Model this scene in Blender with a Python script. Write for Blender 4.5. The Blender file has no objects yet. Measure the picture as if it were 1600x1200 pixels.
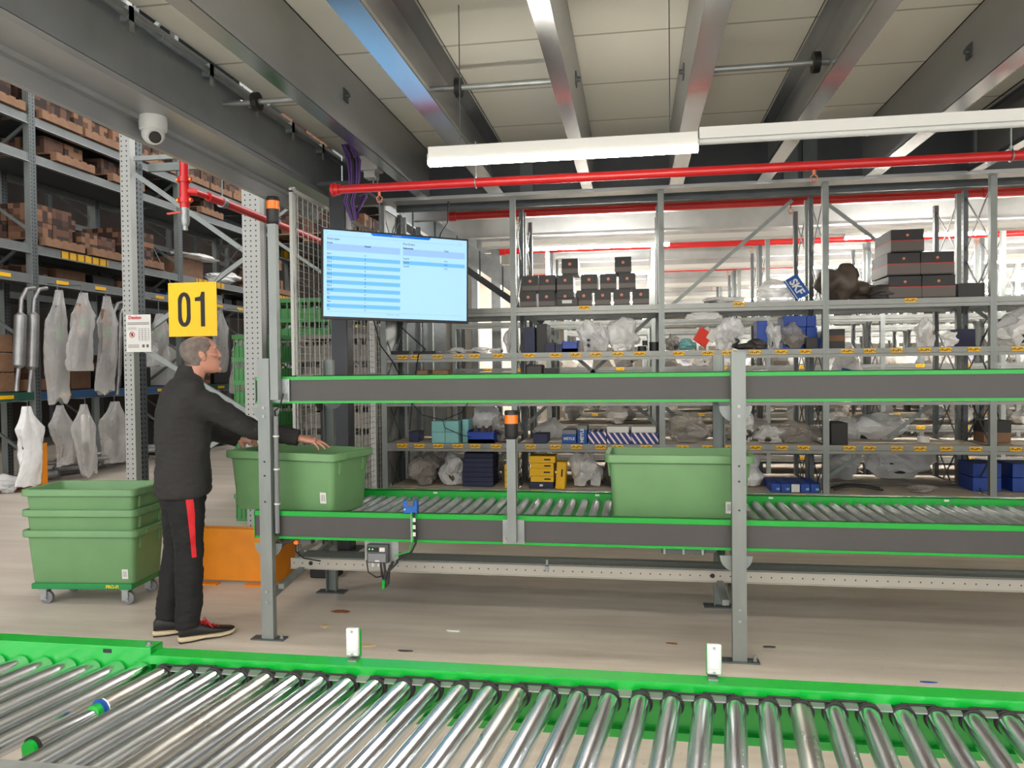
import bpy, bmesh, math, random
from mathutils import Vector, Matrix, noise
S = bpy.context.scene
C = S.collection
PI = math.pi
RAD = math.radians

# ---------------------------------------------------------------- camera, world, exposure
cd = bpy.data.cameras.new('camera'); cam = bpy.data.objects.new('camera', cd); C.objects.link(cam)
r_ = Vector((0.98742187, 0.15773042, -0.01091633)); u_ = Vector((0.00754342, 0.02196692, 0.99973024)); f_ = Vector((-0.15792767, 0.98723785, -0.02050079))
cam.matrix_world = Matrix(((r_.x, u_.x, -f_.x, 0), (r_.y, u_.y, -f_.y, 0), (r_.z, u_.z, -f_.z, 1.55), (0, 0, 0, 1)))
cd.sensor_width = 36; cd.lens = 36 * 1191.7 / 1600; cd.clip_start = .05; cd.clip_end = 200
S.camera = cam
w = bpy.data.worlds.new('hall'); S.world = w; w.use_nodes = True
w.node_tree.nodes['Background'].inputs[0].default_value = (.86, .85, .84, 1)
w.node_tree.nodes['Background'].inputs[1].default_value = 1.0
S.view_settings.view_transform = 'Standard'; S.view_settings.look = 'None'
S.view_settings.exposure = 1.6; S.view_settings.gamma = 1; S.view_settings.use_curve_mapping = False
LAMP = 24.0        # luminance of the tube luminaires

# ---------------------------------------------------------------- materials
def lin(c):
    return tuple((v / 255 / 12.92 if v / 255 <= .04045 else ((v / 255 + .055) / 1.055) ** 2.4) for v in c)
M = {}
def mat(name, rgb, rough=.5, metal=0, noise_amt=.0, nscale=8, bump=0, bscale=60, stretch=(1, 1, 1), coat=0, spec=None, col2=None, emit=0, alpha=None, trans=0):
    m = bpy.data.materials.new(name); m.use_nodes = True; M[name] = m
    nt = m.node_tree; N = nt.nodes; L = nt.links; b = N['Principled BSDF']
    c = lin(rgb); b.inputs['Base Color'].default_value = (*c, 1)
    b.inputs['Roughness'].default_value = rough; b.inputs['Metallic'].default_value = metal
    b.inputs['Coat Weight'].default_value = coat
    if spec is not None: b.inputs['Specular IOR Level'].default_value = spec
    if emit: b.inputs['Emission Color'].default_value = (*c, 1); b.inputs['Emission Strength'].default_value = emit
    if alpha is not None: b.inputs['Alpha'].default_value = alpha
    if trans: b.inputs['Transmission Weight'].default_value = trans
    if noise_amt or bump or col2:
        tc = N.new('ShaderNodeTexCoord'); mp = N.new('ShaderNodeMapping'); mp.inputs['Scale'].default_value = stretch
        L.new(tc.outputs['Object'], mp.inputs[0])
    if noise_amt or col2:
        n = N.new('ShaderNodeTexNoise'); n.inputs['Scale'].default_value = nscale; n.inputs['Detail'].default_value = 5
        L.new(mp.outputs[0], n.inputs['Vector'])
        r = N.new('ShaderNodeValToRGB'); L.new(n.outputs[0], r.inputs[0])
        r.color_ramp.elements[0].position = .3; r.color_ramp.elements[1].position = .72
        if col2: e0 = c; e1 = lin(col2)
        else: e0 = tuple(v * (1 - noise_amt) for v in c); e1 = tuple(min(1, v * (1 + noise_amt)) for v in c)
        r.color_ramp.elements[0].color = (*e0, 1); r.color_ramp.elements[1].color = (*e1, 1)
        L.new(r.outputs[0], b.inputs['Base Color'])
        if metal > .3:
            mr = N.new('ShaderNodeMapRange'); L.new(n.outputs[0], mr.inputs[0])
            mr.inputs[3].default_value = max(.05, rough - .1); mr.inputs[4].default_value = rough + .12
            L.new(mr.outputs[0], b.inputs['Roughness'])
    if bump:
        n2 = N.new('ShaderNodeTexNoise'); n2.inputs['Scale'].default_value = bscale; n2.inputs['Detail'].default_value = 4
        L.new(mp.outputs[0], n2.inputs['Vector'])
        bp = N.new('ShaderNodeBump'); bp.inputs['Strength'].default_value = bump; bp.inputs['Distance'].default_value = .01
        L.new(n2.outputs[0], bp.inputs['Height']); L.new(bp.outputs[0], b.inputs['Normal'])
    return m
mat('galv', (158, 163, 163), .42, .75, .16, 7)
mat('galv_post', (136, 142, 140), .5, .55, .14, 9, stretch=(1, 1, .3))
mat('galv_beam', (168, 170, 171), .36, .6, .14, 3, stretch=(1, .3, 1))
mat('galv_dark', (92, 98, 100), .5, .5, .15, 6)
mat('anthracite', (62, 65, 70), .45, .25, .1, 5)
mat('edge_grey', (136, 141, 146), .4, .35, .1, 4)
mat('shelf_steel', (132, 134, 131), .42, .6, .12, 7)
mat('steel', (224, 231, 238), .2, 1, .07, 14, stretch=(1, .25, 1))
mat('steel_worn', (214, 214, 212), .28, 1, .12, 20, stretch=(1, .25, 1))
mat('steel_old', (178, 184, 184), .45, .7, .15, 12)
mat('rail_green', (0, 158, 48), .36, 0, .04, 5, coat=.2)
mat('panel_grey', (72, 70, 70), .55, 0, .06, 3)
mat('tote_green', (104, 146, 98), .48, 0, .05, 6, bump=.08, bscale=240)
mat('cart_green', (22, 128, 66), .45, 0, .06, 10)
mat('white_plastic', (196, 198, 196), .4, 0)
mat('white_paint', (205, 205, 200), .45, 0, .04, 10)
mat('mesh_white', (180, 181, 176), .5, 0)
mat('black', (22, 22, 24), .5, 0, .1, 20)
mat('black_rubber', (26, 25, 26), .7)
mat('belt_rubber', (132, 135, 131), .75, 0, .12, 40)
mat('grey_rubber', (120, 122, 126), .7)
mat('red_paint', (196, 26, 30), .32, 0, .06, 12, coat=.3)
mat('orange_paint', (232, 140, 10), .45, 0, .07, 8)
mat('sign_yellow', (244, 196, 8), .5, 0)
mat('label_white', (208, 208, 203), .6)
mat('amber', (240, 120, 10), .3, 0, 0, coat=.4)
mat('blue_plastic', (24, 92, 178), .4)
mat('blue_box', (22, 66, 156), .5, 0, .1, 12)
mat('blue_bin', (24, 62, 160), .42, 0, .05, 9)
mat('navy_box', (30, 36, 70), .55, 0, .12, 14)
mat('teal_box', (120, 176, 178), .55, 0, .05, 10)
mat('yellow_box', (230, 178, 12), .5, 0, .05, 12)
mat('black_box', (26, 25, 25), .5, 0, .12, 15)
mat('grey_band', (92, 82, 78), .5, 0)
mat('copper_dot', (200, 118, 84), .5)
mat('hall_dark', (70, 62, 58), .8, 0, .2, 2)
mat('beam_green', (40, 84, 70), .5, .1)
mat('beam_blue', (48, 84, 124), .5, .1)
mat('galv_flange', (190, 193, 196), .2, 1, .06, 3, stretch=(1, .2, 1))
mat('carton', (134, 100, 76), .75, 0, .14, 8)
mat('rack_steel', (118, 122, 122), .45, .45, .12, 5)
mat('carton_dark', (112, 80, 58), .75, 0, .2, 8)
mat('shelf_board', (186, 175, 160), .7, 0, .08, 6)
mat('cream', (228, 220, 208), .7, 0, .03, 3)
mat('lamp_body', (205, 206, 202), .45)
mat('purple', (84, 52, 120), .5)
mat('pcb', (70, 74, 78), .5, 0, .1, 30)
mat('skin', (196, 140, 120), .5, 0, .06, 26, bump=.05, bscale=180)
mat('hair', (100, 88, 82), .8, 0, .28, 24, bump=.5, bscale=300, col2=(134, 124, 116))
mat('jacket', (42, 41, 41), .9, 0, .12, 5, bump=.25, bscale=130)
mat('trousers', (19, 19, 21), .85, 0, .12, 6, bump=.12, bscale=90)
mat('trouser_red', (200, 24, 36), .7)
mat('sole', (198, 182, 150), .6, 0, .06, 20)
mat('exhaust', (150, 150, 150), .4, .7, .2, 9)
mat('crate_grey', (120, 115, 108), .7, 0, .12, 6)
mat('crate_green', (70, 135, 76), .6, 0, .06, 6)
mat('ink', (24, 24, 30), .6)
mat('red_ink', (190, 30, 36), .6)
mat('blue_ink', (20, 74, 150), .6)
mat('paper_scrap', (200, 178, 140), .8)
mat('leaf_brown', (140, 92, 62), .8)
mat('glass_dark', (10, 12, 16), .12, 0, coat=.5)
mat('part_dark', (66, 62, 60), .55, 0, .3, 10)
mat('part_brown', (84, 74, 66), .6, 0, .3, 8)
mat('red_card', (214, 52, 36), .5)
def emis(name, rgb, st):
    m = bpy.data.materials.new(name); m.use_nodes = True; M[name] = m
    b = m.node_tree.nodes['Principled BSDF']; c = lin(rgb)
    b.inputs['Base Color'].default_value = (*[v * .3 for v in c], 1)
    b.inputs['Emission Color'].default_value = (*c, 1); b.inputs['Emission Strength'].default_value = st
    b.inputs['Roughness'].default_value = .6; b.inputs['Specular IOR Level'].default_value = .15
    return m
emis('tube_light', (255, 247, 232), LAMP)
emis('tube_far', (255, 250, 242), LAMP * 3.0)
emis('screen_bg', (168, 212, 252), .34)
emis('screen_head', (150, 188, 244), .33)
emis('screen_row', (112, 184, 236), .32)
emis('screen_bar', (20, 110, 210), .32)
emis('led_green', (120, 220, 110), 1.0)
def plastic_bag(name, tint, alpha, rough=.25):
    m = mat(name, tint, rough, 0, .08, 10, bump=.6, bscale=22)
    nt = m.node_tree; N = nt.nodes; L = nt.links; b = N['Principled BSDF']
    lw = N.new('ShaderNodeLayerWeight'); lw.inputs[0].default_value = .4
    mr = N.new('ShaderNodeMapRange'); mr.inputs[3].default_value = alpha; mr.inputs[4].default_value = min(1, alpha + .4)
    L.new(lw.outputs['Facing'], mr.inputs[0]); L.new(mr.outputs[0], b.inputs['Alpha'])
    b.inputs['Specular IOR Level'].default_value = .8
plastic_bag('bag_clear', (242, 243, 244), .52, .16)
plastic_bag('bag_hang', (226, 224, 222), .30)
plastic_bag('bag_white', (246, 246, 246), .84, .2)
plastic_bag('bag_smoke', (170, 164, 158), .46)
def floor_mat():
    m = mat('concrete', (150, 141, 132), .42, 0, 0)
    nt = m.node_tree; N = nt.nodes; L = nt.links; b = N['Principled BSDF']
    tc = N.new('ShaderNodeTexCoord')
    def nz(scale, st, det=5):
        mp = N.new('ShaderNodeMapping'); mp.inputs['Scale'].default_value = st; L.new(tc.outputs['Object'], mp.inputs[0])
        n = N.new('ShaderNodeTexNoise'); n.inputs['Scale'].default_value = scale; n.inputs['Detail'].default_value = det
        L.new(mp.outputs[0], n.inputs['Vector']); return n
    a = nz(1.2, (.4, 3, 1)); c = nz(9, (.25, 1.6, 1), 8); d = nz(60, (1, 1, 1), 3)
    mx = N.new('ShaderNodeMix'); mx.data_type = 'FLOAT'; mx.inputs[0].default_value = .4
    L.new(a.outputs[0], mx.inputs[2]); L.new(c.outputs[0], mx.inputs[3])
    r = N.new('ShaderNodeValToRGB'); L.new(mx.outputs[0], r.inputs[0])
    r.color_ramp.elements[0].position = .33; r.color_ramp.elements[1].position = .68
    r.color_ramp.elements[0].color = (*lin((184, 173, 162)), 1); r.color_ramp.elements[1].color = (*lin((214, 205, 194)), 1)
    # darker dirt specks
    r2 = N.new('ShaderNodeValToRGB'); L.new(d.outputs[0], r2.inputs[0])
    r2.color_ramp.elements[0].position = .27; r2.color_ramp.elements[1].position = .34
    r2.color_ramp.elements[0].color = (.45, .42, .4, 1)
    mm = N.new('ShaderNodeMix'); mm.data_type = 'RGBA'; mm.blend_type = 'MULTIPLY'; mm.inputs[0].default_value = .6
    L.new(r.outputs[0], mm.inputs[6]); L.new(r2.outputs[0], mm.inputs[7]); L.new(mm.outputs[2], b.inputs['Base Color'])
    mr = N.new('ShaderNodeMapRange'); L.new(c.outputs[0], mr.inputs[0]); mr.inputs[3].default_value = .3; mr.inputs[4].default_value = .6
    L.new(mr.outputs[0], b.inputs['Roughness'])
floor_mat()
def stripe_mat(name, rgb, dark, axis, period, width, rough=.6, metal=0, off=0):
    m = mat(name, rgb, rough, metal)
    nt = m.node_tree; N = nt.nodes; L = nt.links; b = N['Principled BSDF']
    tc = N.new('ShaderNodeTexCoord'); sp = N.new('ShaderNodeSeparateXYZ'); L.new(tc.outputs['Object'], sp.inputs[0])
    def mth(op, a, bv):
        n = N.new('ShaderNodeMath'); n.operation = op; L.new(a, n.inputs[0]); n.inputs[1].default_value = bv; return n.outputs[0]
    v = mth('ADD', sp.outputs['XYZ'.index(axis)], off)
    v = mth('DIVIDE', v, period); v = mth('FRACT', v, 0); v = mth('LESS_THAN', v, width / period)
    mx = N.new('ShaderNodeMix'); mx.data_type = 'RGBA'; L.new(v, mx.inputs[0])
    mx.inputs[6].default_value = (*lin(rgb), 1); mx.inputs[7].default_value = (*lin(dark), 1); L.new(mx.outputs[2], b.inputs['Base Color'])
stripe_mat('deck', (243, 241, 230), (186, 184, 170), 'Y', .82, .02, off=.2)
def dots_mat(name, rgb, dark, ax, per, hw, ax2, per2, off2, hh, rough=.5, metal=.5, offx=0):
    """punched holes: dark spots repeating along two axes"""
    m = mat(name, rgb, rough, metal)
    nt = m.node_tree; N = nt.nodes; L = nt.links; b = N['Principled BSDF']
    tc = N.new('ShaderNodeTexCoord'); sp = N.new('ShaderNodeSeparateXYZ'); L.new(tc.outputs['Object'], sp.inputs[0])
    def mth(op, a, bv):
        n = N.new('ShaderNodeMath'); n.operation = op; L.new(a, n.inputs[0])
        if isinstance(bv, (int, float)): n.inputs[1].default_value = bv
        else: L.new(bv, n.inputs[1])
        return n.outputs[0]
    def cell(axis, p, off, h):
        v = mth('ADD', sp.outputs['XYZ'.index(axis)], off); v = mth('DIVIDE', v, p); v = mth('FRACT', v, 0); v = mth('SUBTRACT', v, .5)
        return mth('DIVIDE', v, h / p)
    a = cell(ax, per, offx, hw); c = cell(ax2, per2, off2, hh)
    v = mth('ADD', mth('MULTIPLY', a, a), mth('MULTIPLY', c, c)); v = mth('LESS_THAN', v, 1)
    mx = N.new('ShaderNodeMix'); mx.data_type = 'RGBA'; L.new(v, mx.inputs[0])
    mx.inputs[6].default_value = (*lin(rgb), 1); mx.inputs[7].default_value = (*lin(dark), 1); L.new(mx.outputs[2], b.inputs['Base Color'])
dots_mat('post_punched', (160, 162, 158), (30, 30, 32), 'Z', .05, .008, 'X', .055, .0275, .007)
dots_mat('post_punched_dark', (96, 102, 104), (25, 25, 27), 'Z', .05, .012, 'Y', .055, .0275, .009)
dots_mat('belt_side', (170, 166, 158), (25, 25, 27), 'X', .0555, .004, 'Z', .5, .185, .004, metal=.3)
stripe_mat('hatched', (212, 170, 60), (60, 44, 20), 'X', .045, .012)
stripe_mat('hatched_y', (220, 168, 20), (80, 60, 20), 'Y', .16, .03)
stripe_mat('barcode', (225, 225, 220), (30, 30, 30), 'X', .006, .0026)
def patch_mat(name, a, b_, sc):
    m = mat(name, a, .8); nt = m.node_tree; N = nt.nodes; L = nt.links; b = N['Principled BSDF']
    tc = N.new('ShaderNodeTexCoord'); sn = N.new('ShaderNodeVectorMath'); sn.operation = 'SNAP'; L.new(tc.outputs['Object'], sn.inputs[0]); sn.inputs[1].default_value = (sc, sc, sc * .8)
    oi = N.new('ShaderNodeObjectInfo'); ad = N.new('ShaderNodeVectorMath'); ad.operation = 'ADD'; L.new(sn.outputs[0], ad.inputs[0]); L.new(oi.outputs['Random'], ad.inputs[1])
    wn = N.new('ShaderNodeTexWhiteNoise'); L.new(ad.outputs[0], wn.inputs['Vector'])
    r = N.new('ShaderNodeValToRGB'); r.color_ramp.elements[0].color = (*lin(a), 1); r.color_ramp.elements[1].color = (*lin(b_), 1); r.color_ramp.elements[0].position = .35; r.color_ramp.elements[1].position = .65
    L.new(wn.outputs[0], r.inputs[0]); L.new(r.outputs[0], b.inputs['Base Color'])
patch_mat('carton_packs', (62, 44, 36), (132, 96, 72), .105)
patch_mat('carton_packs_dark', (48, 34, 30), (96, 68, 54), .12)
def label_mat(name, rgb, dark):
    m = mat(name, rgb, .5); nt = m.node_tree; N = nt.nodes; L = nt.links; b = N['Principled BSDF']
    tc = N.new('ShaderNodeTexCoord'); mp = N.new('ShaderNodeMapping'); mp.inputs['Scale'].default_value = (110, 1, 70); L.new(tc.outputs['Object'], mp.inputs[0])
    n = N.new('ShaderNodeTexNoise'); n.inputs['Scale'].default_value = 1; L.new(mp.outputs[0], n.inputs['Vector'])
    sp = N.new('ShaderNodeSeparateXYZ'); L.new(tc.outputs['Object'], sp.inputs[0])
    ab = N.new('ShaderNodeMath'); ab.operation = 'ABSOLUTE'; L.new(sp.outputs[2], ab.inputs[0])
    ls = N.new('ShaderNodeMath'); ls.operation = 'LESS_THAN'; ls.inputs[1].default_value = .009; L.new(ab.outputs[0], ls.inputs[0])
    gt = N.new('ShaderNodeMath'); gt.operation = 'GREATER_THAN'; gt.inputs[1].default_value = .5; L.new(n.outputs[0], gt.inputs[0])
    mu = N.new('ShaderNodeMath'); mu.operation = 'MULTIPLY'; L.new(ls.outputs[0], mu.inputs[0]); L.new(gt.outputs[0], mu.inputs[1])
    mx = N.new('ShaderNodeMix'); mx.data_type = 'RGBA'; L.new(mu.outputs[0], mx.inputs[0])
    mx.inputs[6].default_value = (*lin(rgb), 1); mx.inputs[7].default_value = (*lin(dark), 1); L.new(mx.outputs[2], b.inputs['Base Color'])
label_mat('shelf_label_yellow', (240, 184, 10), (70, 55, 10))
label_mat('shelf_label_white', (232, 232, 230), (120, 120, 120))
stripe_mat('box_stripes', (224, 214, 216), (24, 44, 110), 'Z', 2, 1)
def diag_mat():
    m = mat('box_diagonal', (224, 210, 214), .5); nt = m.node_tree; N = nt.nodes; L = nt.links; b = N['Principled BSDF']
    tc = N.new('ShaderNodeTexCoord'); mp = N.new('ShaderNodeMapping'); mp.inputs['Rotation'].default_value = (0, RAD(35), 0); L.new(tc.outputs['Object'], mp.inputs[0])
    wv = N.new('ShaderNodeTexWave'); wv.inputs['Scale'].default_value = 7; wv.inputs['Distortion'].default_value = 0; L.new(mp.outputs[0], wv.inputs['Vector'])
    r = N.new('ShaderNodeValToRGB'); r.color_ramp.interpolation = 'CONSTANT'; L.new(wv.outputs[0], r.inputs[0])
    r.color_ramp.elements[0].color = (*lin((26, 50, 120)), 1); r.color_ramp.elements[1].position = .72; r.color_ramp.elements[1].color = (*lin((226, 206, 212)), 1)
    L.new(r.outputs[0], b.inputs['Base Color'])
diag_mat()

# ---------------------------------------------------------------- mesh helpers
class MB:
    def __init__(s): s.v = []; s.f = []; s.mi = []; s.cur = 0
    def add(s, vs, fs):
        n = len(s.v); s.v += [tuple(v) for v in vs]; s.f += [tuple(i + n for i in f) for f in fs]; s.mi += [s.cur] * len(fs); return s
    def bx(s, x0, x1, y0, y1, z0, z1):
        return s.add([(x0, y0, z0), (x1, y0, z0), (x1, y1, z0), (x0, y1, z0), (x0, y0, z1), (x1, y0, z1), (x1, y1, z1), (x0, y1, z1)],
                     [(0, 3, 2, 1), (4, 5, 6, 7), (0, 1, 5, 4), (1, 2, 6, 5), (2, 3, 7, 6), (3, 0, 4, 7)])
    def box(s, c, d, R=None):
        n = len(s.v); x, y, z = [a / 2 for a in d]; s.bx(-x, x, -y, y, -z, z)
        for i in range(n, len(s.v)):
            p = Vector(s.v[i]); p = (R @ p if R else p) + Vector(c); s.v[i] = tuple(p)
        return s
    def bar(s, a, b, wd, th, up=(0, 0, 1)):
        """a flat bar from a to b: wd across, th along up"""
        a = Vector(a); b = Vector(b); d = (b - a); l = d.length; d.normalize(); up = Vector(up)
        sd = d.cross(up)
        if sd.length < 1e-4: sd = d.cross(Vector((0, 1, 0)))
        sd.normalize(); u2 = sd.cross(d)
        R = Matrix((sd, d, u2)).transposed()
        return s.box((a + b) / 2, (wd, l, th), R)
    def tube(s, pts, r, seg=12, caps=True):
        pts = [Vector(p) for p in pts]; n = len(pts); rs = r if isinstance(r, (list, tuple)) else [r] * n
        rings = []; prev = None
        for i, p in enumerate(pts):
            t = (pts[min(i + 1, n - 1)] - pts[max(i - 1, 0)]); 
            if t.length < 1e-7: t = Vector((0, 0, 1))
            t.normalize()
            if prev is None:
                a = Vector((0, 0, 1)) if abs(t.z) < .9 else Vector((1, 0, 0)); u = t.cross(a).normalized()
            else:
                u = (prev - t * prev.dot(t)).normalized()
            prev = u; v = t.cross(u)
            rr = rs[i]; rx, ry = rr if isinstance(rr, tuple) else (rr, rr)
            rings.append([p + u * rx * math.cos(2 * PI * k / seg) + v * ry * math.sin(2 * PI * k / seg) for k in range(seg)])
        return s.loft(rings, caps)
    def loft(s, rings, caps=True):
        m = len(rings[0]); vs = [p for r in rings for p in r]; fs = []
        for i in range(len(rings) - 1):
            for k in range(m):
                a = i * m + k; b = i * m + (k + 1) % m; fs.append((a, b, b + m, a + m))
        if caps: fs.append(tuple(range(m))[::-1]); fs.append(tuple(range((len(rings) - 1) * m, len(rings) * m)))
        return s.add(vs, fs)
    def cyl(s, a, b, r, seg=16): return s.tube([a, b], r, seg)
    def prism(s, poly, axis, a, b):
        def P(p, t): return {'X': (t, p[0], p[1]), 'Y': (p[0], t, p[1]), 'Z': (p[0], p[1], t)}[axis]
        return s.loft([[P(p, a) for p in poly], [P(p, b) for p in poly]])
    def sphere(s, c, r, seg=16, rg=10):
        rx, ry, rz = r if isinstance(r, tuple) else (r, r, r); c = Vector(c)
        rings = []
        for i in range(rg + 1):
            t = PI * (i + .02) / (rg + .04); rings.append([c + Vector((rx * math.sin(t) * math.cos(2 * PI * k / seg), ry * math.sin(t) * math.sin(2 * PI * k / seg), -rz * math.cos(t))) for k in range(seg)])
        return s.loft(rings)
def mesh(name, mb, mats, smooth=True, ang=38, off=None):
    me = bpy.data.meshes.new(name)
    vs = mb.v if off is None else [(v[0] - off[0], v[1] - off[1], v[2] - off[2]) for v in mb.v]
    me.from_pydata(vs, [], mb.f); 
    for m in (mats if isinstance(mats, (list, tuple)) else [mats]): me.materials.append(M[m])
    me.polygons.foreach_set('material_index', mb.mi)
    bm = bmesh.new(); bm.from_mesh(me); bmesh.ops.recalc_face_normals(bm, faces=bm.faces); bm.to_mesh(me); bm.free()
    if smooth:
        me.polygons.foreach_set('use_smooth', [True] * len(me.polygons)); me.set_sharp_from_angle(angle=RAD(ang))
    me.update(); return me
WLOC = {}
def root_loc(p):
    v = Vector((0, 0, 0))
    while p: v += p.location; p = p.parent
    return v
def ob(name, mb, mats, parent=None, bevel=0, world=True, smooth=True, label=None, ang=38, at=None):
    """one part as one mesh object; vertices are given in world space unless world=False"""
    if at is not None:                       # vertices local to 'at'
        me = mesh(name, mb, mats, smooth, ang); o = bpy.data.objects.new(name, me); C.objects.link(o)
        o.location = Vector(at) - (root_loc(parent) if parent and world else Vector((0, 0, 0)))
    else:
        off = root_loc(parent) if (parent and world) else None
        me = mesh(name, mb, mats, smooth, ang, off); o = bpy.data.objects.new(name, me); C.objects.link(o)
    if parent: o.parent = parent
    if bevel:
        b = o.modifiers.new('bevel', 'BEVEL'); b.width = bevel; b.segments = 2; b.limit_method = 'ANGLE'; b.angle_limit = RAD(40)
    if label: o['label'] = label
    return o
def tag(o, label, cat, group=None, kind=None):
    o['label'] = label; o['category'] = cat
    if group: o['group'] = group
    if kind: o['kind'] = kind
    return o
def thing(name, label, cat, loc=(0, 0, 0), rz=0, group=None):
    o = bpy.data.objects.new(name, None); C.objects.link(o); o.location = loc; o.rotation_euler.z = rz; o.empty_display_size = .1
    return tag(o, label, cat, group)
def struct(name, mb, mats, **k):
    o = ob(name, mb, mats, **k); o['kind'] = 'structure'; return o
def copy_tree(o, parent=None):
    c = o.copy(); C.objects.link(c); c.parent = parent
    for ch in o.children: copy_tree(ch, c)
    return c
def text(name, body, size, loc, rot, mname, parent=None, world=True, align='CENTER', xs=1, bold=0, ext=.0005, spacing=1, line=1, ay='CENTER'):
    cu = bpy.data.curves.new(name, 'FONT'); cu.body = body; cu.size = size; cu.align_x = align
    cu.extrude = ext; cu.align_y = ay; cu.resolution_u = 4; cu.offset = bold; cu.space_character = spacing; cu.space_line = line; cu.materials.append(M[mname])
    tmp = bpy.data.objects.new(name, cu); C.objects.link(tmp)
    me = bpy.data.meshes.new_from_object(tmp.evaluated_get(bpy.context.evaluated_depsgraph_get())); me.name = name
    bpy.data.objects.remove(tmp)
    o = bpy.data.objects.new(name, me); C.objects.link(o)
    o.location = Vector(loc) - (root_loc(parent) if parent and world else Vector((0, 0, 0))); o.rotation_euler = rot; o.scale.x = xs
    if parent: o.parent = parent
    return o
FRONT = (PI / 2, 0, 0)
rng = random.Random(7)

# ================================================================ SETTING
struct('floor', MB().bx(-20, 16, -4, 34, -.1, 0), 'concrete')
struct('ceiling', MB().bx(-2.72, 16, -2.5, 34, 3.585, 3.68), 'deck')
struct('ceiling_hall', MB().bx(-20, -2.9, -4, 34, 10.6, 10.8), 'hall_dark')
struct('wall_back', MB().bx(-2.8, 16, 33.8, 34, 0, 3.6), 'cream')
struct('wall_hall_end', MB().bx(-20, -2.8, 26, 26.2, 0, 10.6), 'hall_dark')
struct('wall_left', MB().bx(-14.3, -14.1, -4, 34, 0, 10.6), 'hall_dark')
struct('wall_right', MB().bx(15.8, 16, -4, 34, 0, 3.6), 'cream')
struct('wall_partition', MB().bx(-3.7, -2.25, 10.8, 10.95, 0, 3.58), 'cream')
struct('wall_side', MB().bx(-2.75, -2.62, 10.96, 33.8, 0, 3.58), 'cream')
# main edge beam of the mezzanine, running away along the left
t = thing('edge_beam', 'deep dark steel edge beam of the mezzanine running away above the left side', 'beam', (-2.85, 7.1, 3.12))
ob('web', MB().bx(-2.78, -2.745, -2.5, 6.98, 3.17, 3.58), 'edge_grey', t)
ob('bottom_flange', MB().bx(-3.0, -2.745, -2.5, 7.1, 3.13, 3.165), 'galv_beam', t, label='bright galvanised bottom flange')
ob('outer_flange', MB().bx(-3.07, -3.03, -2.5, 7.1, 3.0, 3.12).bx(-3.07, -2.98, -2.5, 7.1, 3.10, 3.13), 'galv_beam', t)
ob('conduit', MB().cyl((-2.71, -2.5, 3.5), (-2.71, 6.9, 3.5), .022, 10).cyl((-2.71, 4.1, 3.5), (-2.71, 4.3, 3.5), .027, 10), 'galv', t)
for y in (2.2, 3.0, 3.8, 4.6, 5.2, 5.8, 6.4):
    ob('conduit_clip', MB().bx(-2.745, -2.68, y, y + .03, 3.46, 3.54).bx(-2.69, -2.68, y, y + .03, 3.40, 3.54), 'galv', t)
for y in (2.6, 3.4, 4.2, 5.0):
    ob('flange_bracket', MB().bx(-3.03, -2.99, y, y + .04, 3.12, 3.2), 'galv', t)
# fascia beam across the picture
t = thing('cross_beam', 'long dark steel beam crossing above the front shelving bays', 'beam', (3, 7.02, 3.12))
ob('web', MB().bx(-2.74, 12, 7.0, 7.03, 3.16, 3.58), 'anthracite', t)
ob('bottom_flange', MB().bx(-2.74, 12, 6.93, 7.12, 3.13, 3.16), 'galv_beam', t, label='bright galvanised bottom flange')
for x in (-1.02, 1.3, 1.46, 3.3):
    ob('stiffener', MB().bx(x, x + .12, 6.97, 7.0, 3.16, 3.58), 'galv_dark', t)
ob('web', MB().bx(-2.3, 12, 7.28, 7.31, 3.1, 3.3), 'galv_dark', t)
# ceiling joists: C sections, (web x, flange x0, flange x1)
def joist(wx, x0, x1, label, lips=True, y0=-2.4, y1=6.97, zb=3.15):
    t = thing('ceiling_joist', label, 'joist', ((x0 + x1) / 2, y1, zb), group=None)
    wm = MB(); e = .006
    s = 1 if x1 - wx > wx - x0 else -1
    wm.bx(min(wx, wx + s * e), max(wx, wx + s * e), y0, y1, zb, 3.584)
    ob('web', wm, 'galv_beam', t)
    lm = MB().bx(x0, x1, y0, y1, zb - .004, zb + .004)
    fx = x1 if s > 0 else x0
    lm.bx(min(fx, fx - s * e), max(fx, fx - s * e), y0, y1, zb, zb + .03)
    lm.bx(x0, x1, y0, y1, 3.575, 3.584); lm.bx(min(fx, fx - s * e), max(fx, fx - s * e), y0, y1, 3.55, 3.584)
    ob('flange', lm, 'galv_flange', t)
    return t
J = [joist(-1.876, -1.975, -1.876, 'leftmost grey ceiling joist, whose wide smooth web faces the screen side'),
     joist(-1.30, -1.30, -1.16, 'ceiling joist with a blue glinting flange above the screen'),
     joist(-.35, -.445, -.35, 'narrow bright ceiling joist above the middle of the long lamp'),
     joist(.32, .32, .44, 'bright ceiling joist above the right end of the long lamp'),
     joist(1.178, 1.066, 1.178, 'dark hollow ceiling joist right of the lamp, with a tie rod capped on it'),
     joist(1.95, 1.95, 2.07, 'rightmost joist with a broad green-grey web under the deck'),
     joist(2.86, 2.77, 2.86, 'joist cut by the right edge of the picture, beyond the broad web')]
ob('slot', MB().bx(-1.29, -1.2885, 3.02, 3.06, 3.36, 3.42), 'black', J[1])
for wx, j, s in ((-1.876, 0, 1), (-.35, 2, 1), (.32, 3, -1), (1.95, 5, -1)):
    ob('bolt', MB().cyl((wx, 4.86, 3.37), (wx + s * .03, 4.86, 3.37), .016, 8).bx(wx, wx + s * .008, 4.82, 4.90, 3.33, 3.41), 'galv_dark', J[j])
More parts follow.
